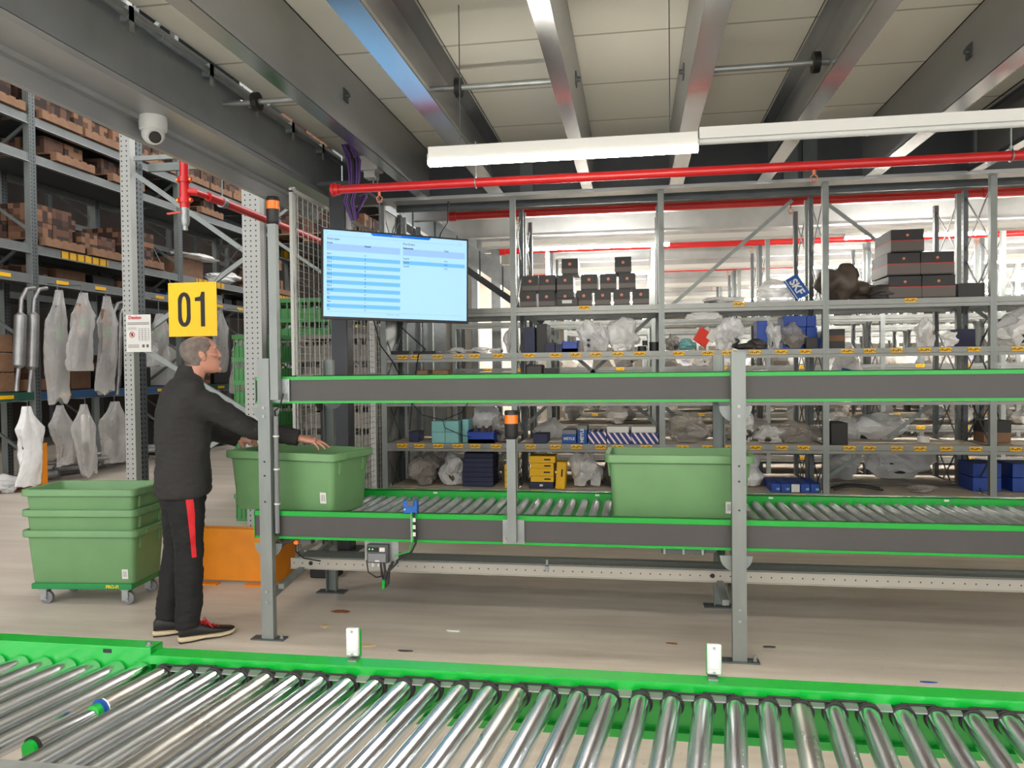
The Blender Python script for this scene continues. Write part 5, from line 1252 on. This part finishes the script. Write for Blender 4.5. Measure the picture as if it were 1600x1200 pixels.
# signs
t = thing('aisle_sign', 'yellow square sign with the black number 01 hanging above the worker', 'sign', (-4.25, 6.94, 1.92))
sg = ob('plate', MB().bx(-4.545, -4.03, 6.935, 6.94, 1.90, 2.43), 'sign_yellow', t)
for q in (1,):
    nm_ = MB(); zc, hh = 2.165, .17
    def ringpts(cx_, w_, h_): return [(cx_ + (w_ - min(w_, .07)) * (1 if math.cos(a) > 0 else -1) * (abs(math.cos(a)) > 1e-6) + min(w_, .07) * math.cos(a), zc + (h_ - .09) * (1 if math.sin(a) > 0 else -1) + .09 * math.sin(a)) for a in [2 * PI * (j + .5) / 40 for j in range(40)]]
    O_, I_ = ringpts(-4.375, .068, hh), ringpts(-4.375, .027, hh - .04)
    nm_.add([(a, 6.9335, b) for a, b in O_] + [(a, 6.9335, b) for a, b in I_], [(j, (j + 1) % 40, 40 + (j + 1) % 40, 40 + j) for j in range(40)])
    ob('digit_zero', nm_, 'ink', t)
    ob('digit_one', MB().prism([(-4.20, zc - hh), (-4.155, zc - hh), (-4.155, zc + hh), (-4.19, zc + hh), (-4.205, zc + hh - .045), (-4.26, zc + hh - .055), (-4.26, zc + hh - .09), (-4.20, zc + hh - .09)], 'Y', 6.933, 6.9345), 'ink', t)
for x in (-4.52, -4.055): ob('pin', MB().cyl((x, 6.93, 2.41), (x, 6.94, 2.41), .006, 8), 'galv', t)
ob('hanging_wire', MB().cyl((-4.52, 6.94, 2.43), (-4.72, 6.98, 2.78), .003, 6).cyl((-4.055, 6.94, 2.43), (-3.8, 6.98, 2.76), .003, 6), 'galv_dark', t)
t = thing('load_notice', 'white paper load notice with red heading fixed to the left rack upright', 'sign', (-4.9, 6.9, 1.75))
ob('board', MB().bx(-5.04, -4.77, 6.975, 6.98, 1.755, 2.13), 'label_white', t)
text('heading', 'Dexion', .048, (-4.94, 6.972, 2.10), FRONT, 'red_ink', t, bold=.0012)
g_ = MB()
for z in (2.045, 2.03): g_.bx(-5.025, -4.785, 6.973, 6.975, z, z + .006)
for k in range(7): g_.bx(-4.90, -4.79, 6.973, 6.975, 1.87 + k * .02, 1.872 + k * .02)
for x in (-4.90, -4.865, -4.83, -4.79): g_.bx(x, x + .002, 6.973, 6.975, 1.87, 1.992)
for z in (1.80, 1.812, 1.825): g_.bx(-5.02, -4.90, 6.973, 6.975, z, z + .004)
g_.bx(-4.865, -4.84, 6.973, 6.975, 1.80, 1.83).bx(-4.82, -4.795, 6.973, 6.975, 1.80, 1.83)
for k in range(3): g_.bx(-5.02, -4.925, 6.973, 6.975, 2.0 - k * .01, 2.002 - k * .01)
ob('print', g_, 'grey_band', t)
ob('prohibition_ring', MB().tube([(-4.975 + .027 * math.cos(a), 6.973, 1.93 + .027 * math.sin(a)) for a in [k * PI / 12 for k in range(25)]], .003, 6, False).cyl((-4.994, 6.973, 1.949), (-4.956, 6.973, 1.911), .003, 6), 'red_ink', t)
ob('symbol', MB().bx(-4.985, -4.965, 6.9735, 6.975, 1.915, 1.945), 'ink', t)
# red riser with valve
x, y = -3.48, 5.55
t = thing('sprinkler_riser', 'red vertical sprinkler riser with couplings and valve at the upper left', 'pipe', (x, y, 2.7))
ob('pipe', MB().cyl((x, y, 2.86), (x, y, 3.9), .033, 18), 'red_paint', t)
for z in (3.06, 2.90): ob('coupling', MB().cyl((x, y, z - .02), (x, y, z + .02), .047, 18).bx(x - .062, x + .062, y - .012, y + .012, z - .016, z + .016), 'red_paint', t)
ob('tee', MB().cyl((x, y, 2.84), (x, y, 3.06), .037, 18).cyl((x, y, 2.97), (x + .08, y + .05, 2.97), .03, 14), 'red_paint', t)
for z in (3.06, 2.90):
    for s in (-1, 1): ob('bolt', MB().cyl((x + s * .055, y - .02, z), (x + s * .055, y + .02, z), .007, 8), 'sign_yellow', t)
ob('valve_body', MB().tube([(x, y, 2.86), (x, y, 2.82), (x, y, 2.80), (x, y, 2.76), (x, y, 2.74), (x, y, 2.71), (x, y, 2.70)], [.034, .034, .028, .036, .036, .030, .026], 18).cyl((x, y, 2.70), (x, y, 2.665), .020, 14), 'galv', t)
ob('valve_handle', MB().bar((x - .02, y, 2.81), (x - .15, y, 2.80), .02, .012), 'red_paint', t)
t = thing('sprinkler_pipe', 'dull red pipe running back from the riser beside the rack post', 'pipe', (-3.4, 7, 2.97))
ob('pipe', MB().cyl((x + .06, y + .04, 2.97), (-3.40, 5.8, 2.97), .024, 12).cyl((-3.40, 5.75, 2.97), (-3.40, 16, 2.97), .035, 14), 'red_paint', t)
ob('clamp', MB().cyl((-3.40, 5.95, 2.97), (-3.40, 6.0, 2.97), .046, 14).cyl((-3.40, 5.97, 2.99), (-3.40, 5.97, 3.4), .006, 6), 'galv', t)
# litter on the floor
for k, (px, x, y, sx, sy, m_, l) in enumerate(((0, -1.87, 4.63, .07, .04, 'leaf_brown', 'brown torn cardboard scrap on the floor near the rear left post'), (0, -1.86, 4.35, .03, .03, 'paper_scrap', 'tiny yellowish scrap on the floor near the brown one'), (0, -1.50, 4.08, .06, .03, 'paper_scrap', 'pale crumpled scrap on the floor above the left reflector'), (0, -1.06, 4.37, .05, .02, 'label_white', 'small white paper slip on the floor'),
    (0, .20, 4.32, .04, .015, 'leaf_brown', 'brown leaf-like scrap on the floor left of the right conveyor post'), (0, -.08, 3.62, .05, .02, 'leaf_brown', 'reddish scrap on the floor close to the near rail'), (0, 1.40, 3.95, .05, .008, 'blue_ink', 'tiny blue strip on the floor at the right'), (0, .72, 4.33, .05, .01, 'part_dark', 'dark chip on the floor right of the conveyor post'), (0, -1.25, 4.02, .06, .015, 'part_dark', 'dark splinter on the floor in the middle'))):
    c = random.Random(k); n = 9
    poly = [(x + sx * (.6 + .4 * c.random()) * math.cos(a), y + sy * (.6 + .4 * c.random()) * math.sin(a)) for a in [j * 2 * PI / n for j in range(n)]]
    tag(ob('floor_scrap', MB().prism(poly, 'Z', .0005, .004 + .004 * (k % 2)), m_), l, 'litter')

# ================================================================ THE WORKER
from mathutils.bvhtree import BVHTree
man = thing('person', 'worker in black jacket and red-striped black trousers reaching into the left tote', 'person', (-2.60, 4.10, 0))
def union(name, mb, m, parent, voxel, smooth=2, disp=0, dscale=.12, label=None):
    """closed pieces melted into one continuous surface"""
    me = mesh(name, mb, m); o = bpy.data.objects.new(name, me); C.objects.link(o)
    r = o.modifiers.new('r', 'REMESH'); r.mode = 'VOXEL'; r.voxel_size = voxel; r.use_smooth_shade = True
    s_ = o.modifiers.new('s', 'SMOOTH'); s_.factor = .5; s_.iterations = smooth
    dg = bpy.context.evaluated_depsgraph_get(); dg.update()
    m2 = bpy.data.meshes.new_from_object(o.evaluated_get(dg)); m2.name = name
    bpy.data.objects.remove(o); bpy.data.meshes.remove(me)
    loc = root_loc(parent)
    if disp:
        nrm = [v.normal.copy() for v in m2.vertices]
        for v, n_ in zip(m2.vertices, nrm):
            p = v.co
            a = noise.noise(p / dscale) + .5 * noise.noise(Vector((p.x, p.y, p.z * 2.2)) / (dscale * .45))
            v.co = p + n_ * disp * a
    for v in m2.vertices: v.co -= loc
    if not m2.materials: m2.materials.append(M[m])
    m2.polygons.foreach_set('use_smooth', [True] * len(m2.polygons))
    o = bpy.data.objects.new(name, m2); C.objects.link(o); o.parent = parent
    if label: o['label'] = label
    return o
ph = RAD(38); Fd = Vector((math.cos(ph), math.sin(ph), 0)); Rt = Vector((math.sin(ph), -math.cos(ph), 0))
def ering(c, a, b, n=28, F=Fd, R_=Rt, tilt=0, p=2.3):
    out = []
    for k in range(n):
        t = 2 * PI * k / n; cs, sn = math.cos(t), math.sin(t)
        x = abs(cs) ** (2 / p) * (1 if cs > 0 else -1); y = abs(sn) ** (2 / p) * (1 if sn > 0 else -1)
        q = Vector(c) + R_ * a * x + F * b * y; q.z += tilt * b * y
        out.append(q)
    return out
cx = lambda z: Vector((-2.645 + (z - .8) * .07, 4.135, z))
# --- jacket
jk = MB()
jk.loft([ering(cx(z) + Fd * df, a, b) for z, a, b, df in ((.825, .205, .150, 0), (.84, .212, .158, 0), (.90, .210, .156, 0), (1.0, .200, .150, -.005), (1.12, .200, .150, -.01), (1.24, .212, .152, -.015), (1.34, .220, .146, -.02), (1.42, .205, .128, -.02), (1.475, .160, .100, -.012), (1.515, .095, .080, 0), (1.545, .072, .074, .01), (1.575, .068, .070, .02))])
shR = cx(1.415) + Rt * .175 + Vector((0, 0, 0)); shL = cx(1.415) - Rt * .175
elR = Vector((-2.235, 4.225, 1.205)); wrR = Vector((-1.985, 4.290, 1.150))
elL = Vector((-2.72, 4.52, 1.18)); wrL = Vector((-2.575, 4.66, 1.10))
def arm(g_, sh, el, wr, rs):
    g_.tube([sh, sh.lerp(el, .33), sh.lerp(el, .7), el, el.lerp(wr, .35), el.lerp(wr, .75), wr], rs, 18)
arm(jk, shR + Vector((-.02, .02, -.01)), elR, wrR, [.088, .080, .066, .060, .056, .049, .046])
arm(jk, shL, elL, wrL, [.088, .078, .066, .060, .055, .048, .045])
jk.sphere(shR - Rt * .02, (.085, .085, .09)); jk.sphere(shL + Rt * .02, (.085, .085, .09)); jk.sphere(elR, .0615)
jacket = union('jacket', jk, 'jacket', man, .009, 3, .011, .11)
jacket['label'] = 'black softshell jacket'
# --- trousers
tr_ = MB()
hR = Vector((-2.575, 4.055, .84)); kR = Vector((-2.555, 4.05, .49)); aR = Vector((-2.545, 4.01, .075))
hL = Vector((-2.705, 4.205, .84)); kL = Vector((-2.725, 4.20, .49)); aL = Vector((-2.735, 4.10, .085))
tr_.loft([ering(cx(z), a, b) for z, a, b in ((.76, .16, .115), (.80, .18, .13), (.88, .185, .14), (.96, .18, .135))])
for h_, k_, a_ in ((hR, kR, aR), (hL, kL, aL)):
    tr_.tube([h_, h_.lerp(k_, .3), h_.lerp(k_, .7), k_, k_.lerp(a_, .3), k_.lerp(a_, .7), a_.lerp(k_, .06), a_], [.098, .098, .086, .080, .080, .073, .068, .066], 20)
trousers = union('trousers', tr_, 'trousers', man, .009, 2, .009, .09)
trousers['label'] = 'black track trousers'
bv = BVHTree.FromPolygons([v.co + root_loc(man) for v in trousers.data.vertices], [tuple(p.vertices) for p in trousers.data.polygons])
rows_ = []
for k in range(23):
    z = .83 - k * .0155; c_ = hR.lerp(kR, (.84 - z) / .35); row_ = []
    base = math.atan2(-.80, .62) + .12
    for j in range(7):
        a = base + (j / 6 - .5) * (.42 - .1 * k / 22) + .12 * (k / 22)
        d = Vector((math.cos(a), math.sin(a), 0)); hit = bv.ray_cast(c_ + d * .4, -d)[0]
        row_.append((hit if hit else c_ + d * .1) + d * .0035)
    rows_.append(row_)
g_ = MB(); g_.add([p for r in rows_ for p in r], [(i * 7 + j, i * 7 + j + 1, i * 7 + j + 8, i * 7 + j + 7) for i in range(22) for j in range(6)])
ob('red_stripe', g_, 'trouser_red', trousers, label='bright red side stripe')
# --- body (skin): head, neck, hands and what the clothes cover, one surface
bd = MB()
hc = Vector((-2.520, 4.155, 1.650)); hy = RAD(46); hp = RAD(9)
Hm = Matrix.Rotation(hy, 3, 'Z') @ Matrix.Rotation(-hp, 3, 'Y')          # local x forward, y left, z up
HP = [(-.118, .070, .035, .022), (-.112, .084, .000, .034), (-.098, .090, -.030, .048), (-.080, .089, -.052, .058), (-.060, .090, -.070, .065), (-.040, .091, -.083, .069), (-.018, .091, -.093, .072), (.0, .090, -.100, .074), (.02, .093, -.105, .0765), (.042, .093, -.107, .078), (.062, .086, -.104, .076), (.080, .073, -.094, .069), (.094, .054, -.077, .056), (.104, .032, -.055, .040), (.109, .012, -.032, .022)]
def head_ring(z, xf, xb, w_, grow=0, n=32):
    out = []; c_ = xb + (xf - xb) * .46
    for k in range(n):
        t = 2 * PI * k / n; cs, sn = math.cos(t), math.sin(t)
        rx = (xf - c_) if cs > 0 else (c_ - xb)
        x = c_ + (rx + grow) * (abs(cs) ** .92) * (1 if cs > 0 else -1); y = (w_ + grow) * (abs(sn) ** .92) * (1 if sn > 0 else -1)
        if cs > .0 and z < -.02: y *= 1 - .12 * cs
        out.append(Vector((x, y, z)))
    return out
TH = lambda p: hc + Hm @ Vector(p)
bd.loft([[TH(p) for p in head_ring(*r)] for r in HP])
L3 = lambda pts, r, seg=12: bd.tube([TH(p) for p in pts], r, seg)
L3([(.088, 0, .028), (.096, 0, .008), (.104, 0, -.014), (.107, 0, -.024), (.097, 0, -.032)], [.007, .009, .010, .0105, .008])      # nose
for s in (-1, 1):
    L3([(.104, s * .008, -.026), (.098, s * .012, -.028)], [.007, .008], 8)
    L3([(.088, s * .010, .036), (.084, s * .035, .038), (.070, s * .056, .030)], [.009, .010, .006], 10)    # brow
    L3([(.078, s * .045, -.018), (.062, s * .060, -.012), (.030, s * .070, -.004)], [.012, .012, .006], 10)  # cheekbone
    # ear
    e0 = [(-.004, s * .070, -.030), (.000, s * .080, -.024), (-.004, s * .088, -.004), (-.016, s * .091, .018), (-.026, s * .088, .022), (-.030, s * .084, .006), (-.020, s * .080, -.018), (-.006, s * .078, -.034)]
    L3(e0, [.006, .006, .0065, .007, .007, .006, .006, .007], 10)
    bd.sphere(TH((-.016, s * .078, -.002)), (.014, .014, .024), 10, 8)
L3([(.090, -.022, -.058), (.099, 0, -.056), (.090, .022, -.058)], [.005, .008, .005], 10)     # lips
L3([(.088, -.020, -.067), (.097, 0, -.067), (.088, .020, -.067)], [.005, .008, .005], 10)
L3([(.080, -.016, -.098), (.090, 0, -.098), (.080, .016, -.098)], [.014, .017, .014], 10)     # chin
nk = cx(1.48) + Fd * .005
bd.tube([nk, nk.lerp(TH((-.02, 0, -.06)), .5), TH((-.022, 0, -.05))], [(.066, .062), (.060, .060), (.060, .060)], 18)
# trunk and limbs beneath the clothes
bd.loft([ering(cx(z), a, b) for z, a, b in ((.86, .15, .10), (1.0, .14, .10), (1.2, .17, .11), (1.38, .18, .11), (1.46, .11, .08), (1.52, .058, .056))])
for h_, k_, a_ in ((hR, kR, aR), (hL, kL, aL)): bd.tube([h_ + Vector((0, 0, .06)), k_, a_ + Vector((0, 0, -.02))], [.075, .05, .036], 14)
bd.tube([shR, elR, wrR], [.055, .04, .027], 14); bd.tube([shL, elL, wrL], [.055, .04, .027], 14)
def hand(g_, wr, fw, up, side, curl, spread, thumb=1):
    sc_ = 1.12
    """wr wrist, fw direction of the fingers, up back of the hand, side towards the thumb"""
    fw = fw.normalized(); side = (side - fw * side.dot(fw)).normalized(); up = up - fw * up.dot(fw); up = (up - side * up.dot(side)).normalized()
    P_ = lambda f, s, u: wr + (fw * f + side * s + up * u) * 1.12
    def sec(f, hw, ht, c_=0, dz=0):
        return [P_(f, c_ + hw * math.cos(a) * (abs(math.cos(a)) ** -.25 if abs(math.cos(a)) > .01 else 1), dz + ht * math.sin(a)) for a in [2 * PI * j / 16 for j in range(16)]]
    g_.loft([sec(-.05, .026, .021), sec(-.005, .026, .019), sec(.02, .032, .017, .002), (sec(.05, .039, .016, .001)), sec(.08, .040, .014), sec(.096, .036, .011)])
    for j, (s0, L_, r0) in enumerate(((.029, .074, .0087), (.010, .083, .0090), (-.010, .077, .0086), (-.028, .060, .0077))):
        a = spread[j]; b0 = P_(.088 - .006 * abs(j - 1), s0, -.001)
        d = (fw * math.cos(a) + side * math.sin(a)).normalized(); pts = [b0 - d * .02, b0]; cu = 0
        for q, sg in enumerate((.45, .30, .25)):
            cu += curl[j] * (1, .9, .7)[q]
            dd = d * math.cos(cu) - up * math.sin(cu); pts.append(pts[-1] + dd * L_ * sg * sc_)
        g_.tube(pts, [r0, r0 * 1.08, r0 * .98, r0 * .90, r0 * .68], 12); g_.sphere(pts[-1], r0 * .7, 10, 6)
    if thumb:
        b0 = P_(.018, .028, -.006); pts = [b0, P_(.045, .048, -.016), P_(.070, .056, -.028), P_(.092, .054, -.042)]
        g_.tube(pts, [.014, .0125, .0105, .0075], 12); g_.sphere(pts[-1], .0078, 10, 6)
hand(bd, wrR + Vector((.0, .006, -.003)), Vector((.94, .24, -.16)), Vector((.12, -.25, 1)), Vector((.15, .95, .10)) * -1 * -1, (.30, .22, .28, .42), (.16, .05, -.07, -.20))
hand(bd, wrL + Vector((.012, .004, -.002)), Vector((.90, -.10, -.10)), Vector((0, 0, 1)), Vector((.1, -.95, 0)), (.5, .55, .55, .6), (.05, 0, -.03, -.08))
body = union('body', bd, 'skin', man, .0042, 5)
# hair: short shell round the back and sides, thin on the crown
g_ = MB(); rr_ = [[TH(p) for p in head_ring(*r, grow=.0065)] for r in HP[3:]]
loc_ = [head_ring(*r, grow=.0065) for r in HP[3:]]
n = 32; keep = []
for i in range(len(rr_) - 1):
    for k in range(n):
        c_ = (loc_[i][k] + loc_[i + 1][(k + 1) % n]) / 2
        front = .012 + (.03 if c_.z > .02 else 0) - max(0, .0 - c_.z) * .9
        low = -.052 if c_.x < -.03 else -.012
        crown = c_.z > .100 and c_.x > -.09
        bald = c_.z > .055 and c_.x > .015 and abs(c_.y) < .05
        if c_.x < front and c_.z > low and not crown and not bald: keep.append((i * n + k, i * n + (k + 1) % n, (i + 1) * n + (k + 1) % n, (i + 1) * n + k))
g_.add([p for r in rr_ for p in r], keep)
hair = ob('hair', g_, 'hair', man, ang=80, label='short grey-brown hair, thin on top')
sm_ = hair.modifiers.new('solid', 'SOLIDIFY'); sm_.thickness = .006; sm_.offset = -1
sb = hair.modifiers.new('sub', 'SUBSURF'); sb.levels = 1; sb.render_levels = 1
for s in (-1, 1):
    ob('eye', MB().sphere(TH((.071, s * .030, .012)), .0120, 14, 10), 'white_plastic', body)
    ob('iris', MB().sphere(TH((.0785, s * .030, .012)), .0055, 10, 8), 'ink', body)
    ob('eyebrow', MB().tube([TH((.094, s * .014, .040)), TH((.092, s * .034, .044)), TH((.078, s * .054, .036))], [.003, .0035, .002], 6), 'hair', body)
# collar
cr_ = [ering(cx(1.515) + Fd * .005, .088, .080, tilt=-.1), ering(cx(1.545) + Fd * .012, .078, .076, tilt=-.15), ering(cx(1.580) + Fd * .022, .074, .072, tilt=-.2), ering(cx(1.580) + Fd * .022, .067, .065, tilt=-.2), ering(cx(1.515) + Fd * .01, .075, .07)]
ob('collar', MB().loft(cr_, False), 'jacket', jacket)
cf = (wrR - elR).normalized()
ob('cuff', MB().tube([wrR - cf * .03, wrR - cf * .026, wrR + cf * .004, wrR + cf * .006, wrR + cf * .002], [.0485, .050, .049, .046, .036], 22), 'jacket', jacket)
# shoes
def shoe(heel, toe, label):
    heel = Vector(heel); toe = Vector(toe); d = (toe - heel); L_ = d.length; d.normalize(); s_ = Vector((d.y, -d.x, 0))
    def ring(t, hw, z0, z1, off=0, p=.8):
        c_ = heel + d * (L_ * t) + s_ * off
        return [Vector((c_.x, c_.y, 0)) + s_ * (hw * (abs(math.cos(a)) ** p) * (1 if math.cos(a) > 0 else -1)) + Vector((0, 0, (z0 + z1) / 2 + (z1 - z0) / 2 * (abs(math.sin(a)) ** p) * (1 if math.sin(a) > 0 else -1))) for a in [2 * PI * j / 20 for j in range(20)]]
    sole = ob('sole', MB().loft([ring(.0, .020, .012, .036), ring(.04, .034, .004, .038), ring(.2, .038, .002, .036), ring(.45, .036, .006, .030), ring(.7, .048, .001, .028), ring(.88, .045, .004, .030), ring(.96, .034, .012, .034), ring(1.0, .014, .022, .038)]), 'sole', None, world=True, label='cream sole')
    up = ob('upper', MB().loft([ring(.02, .022, .03, .085), ring(.06, .031, .028, .105), ring(.15, .036, .028, .112), ring(.30, .037, .027, .105), ring(.42, .039, .026, .090), ring(.55, .042, .026, .074), ring(.72, .045, .025, .060), ring(.87, .041, .027, .050), ring(.95, .030, .030, .045), ring(.99, .012, .032, .040)]), 'black', None, world=True)
    tread = ob('tread', MB().loft([ring(.02, .030, .000, .010), ring(.2, .037, .000, .008), ring(.45, .035, .002, .010), ring(.7, .047, .000, .008), ring(.92, .040, .004, .012)]), 'black_rubber', None)
    t_ = bpy.data.objects.new('shoe', None); C.objects.link(t_); t_.parent = man; t_['label'] = label
    for o in (sole, up, tread):
        o.parent = t_
        for v in o.data.vertices: v.co -= root_loc(man)
    lc = MB()
    for j in range(5):
        t = .38 + j * .07; z = .100 - j * .009; c_ = heel + d * L_ * t; c_.z = z
        lc.tube([c_ + s_ * .020 - Vector((0, 0, .006)), c_ + d * .008 + Vector((0, 0, .003)), c_ - s_ * .020 + d * .014 - Vector((0, 0, .006))], .0028, 6)
        lc.tube([c_ - s_ * .020 - Vector((0, 0, .006)), c_ + d * .008 + Vector((0, 0, .004)), c_ + s_ * .020 + d * .014 - Vector((0, 0, .006))], .0028, 6)
    c_ = heel + d * L_ * .42; c_.z = .102
    for q in (1, -1, .6):
        lc.tube([c_, c_ + s_ * .03 * q + d * .02 + Vector((0, 0, .012)), c_ + s_ * .052 * q + d * .035 - Vector((0, 0, .018)), c_ + s_ * .040 * q + d * .05 - Vector((0, 0, .035)), c_ + s_ * .022 * q + d * .03 - Vector((0, 0, .004)), c_], .0026, 6)
    l_ = ob('laces', lc, 'trouser_red', None, label='red laces')
    l_.parent = t_
    for v in l_.data.vertices: v.co -= root_loc(man)
    return t_
shoe((-2.585, 3.968, 0), (-2.350, 4.180, 0), 'right shoe, nearer the camera')
shoe((-2.800, 4.052, 0), (-2.545, 4.205, 0), 'left shoe, farther back')
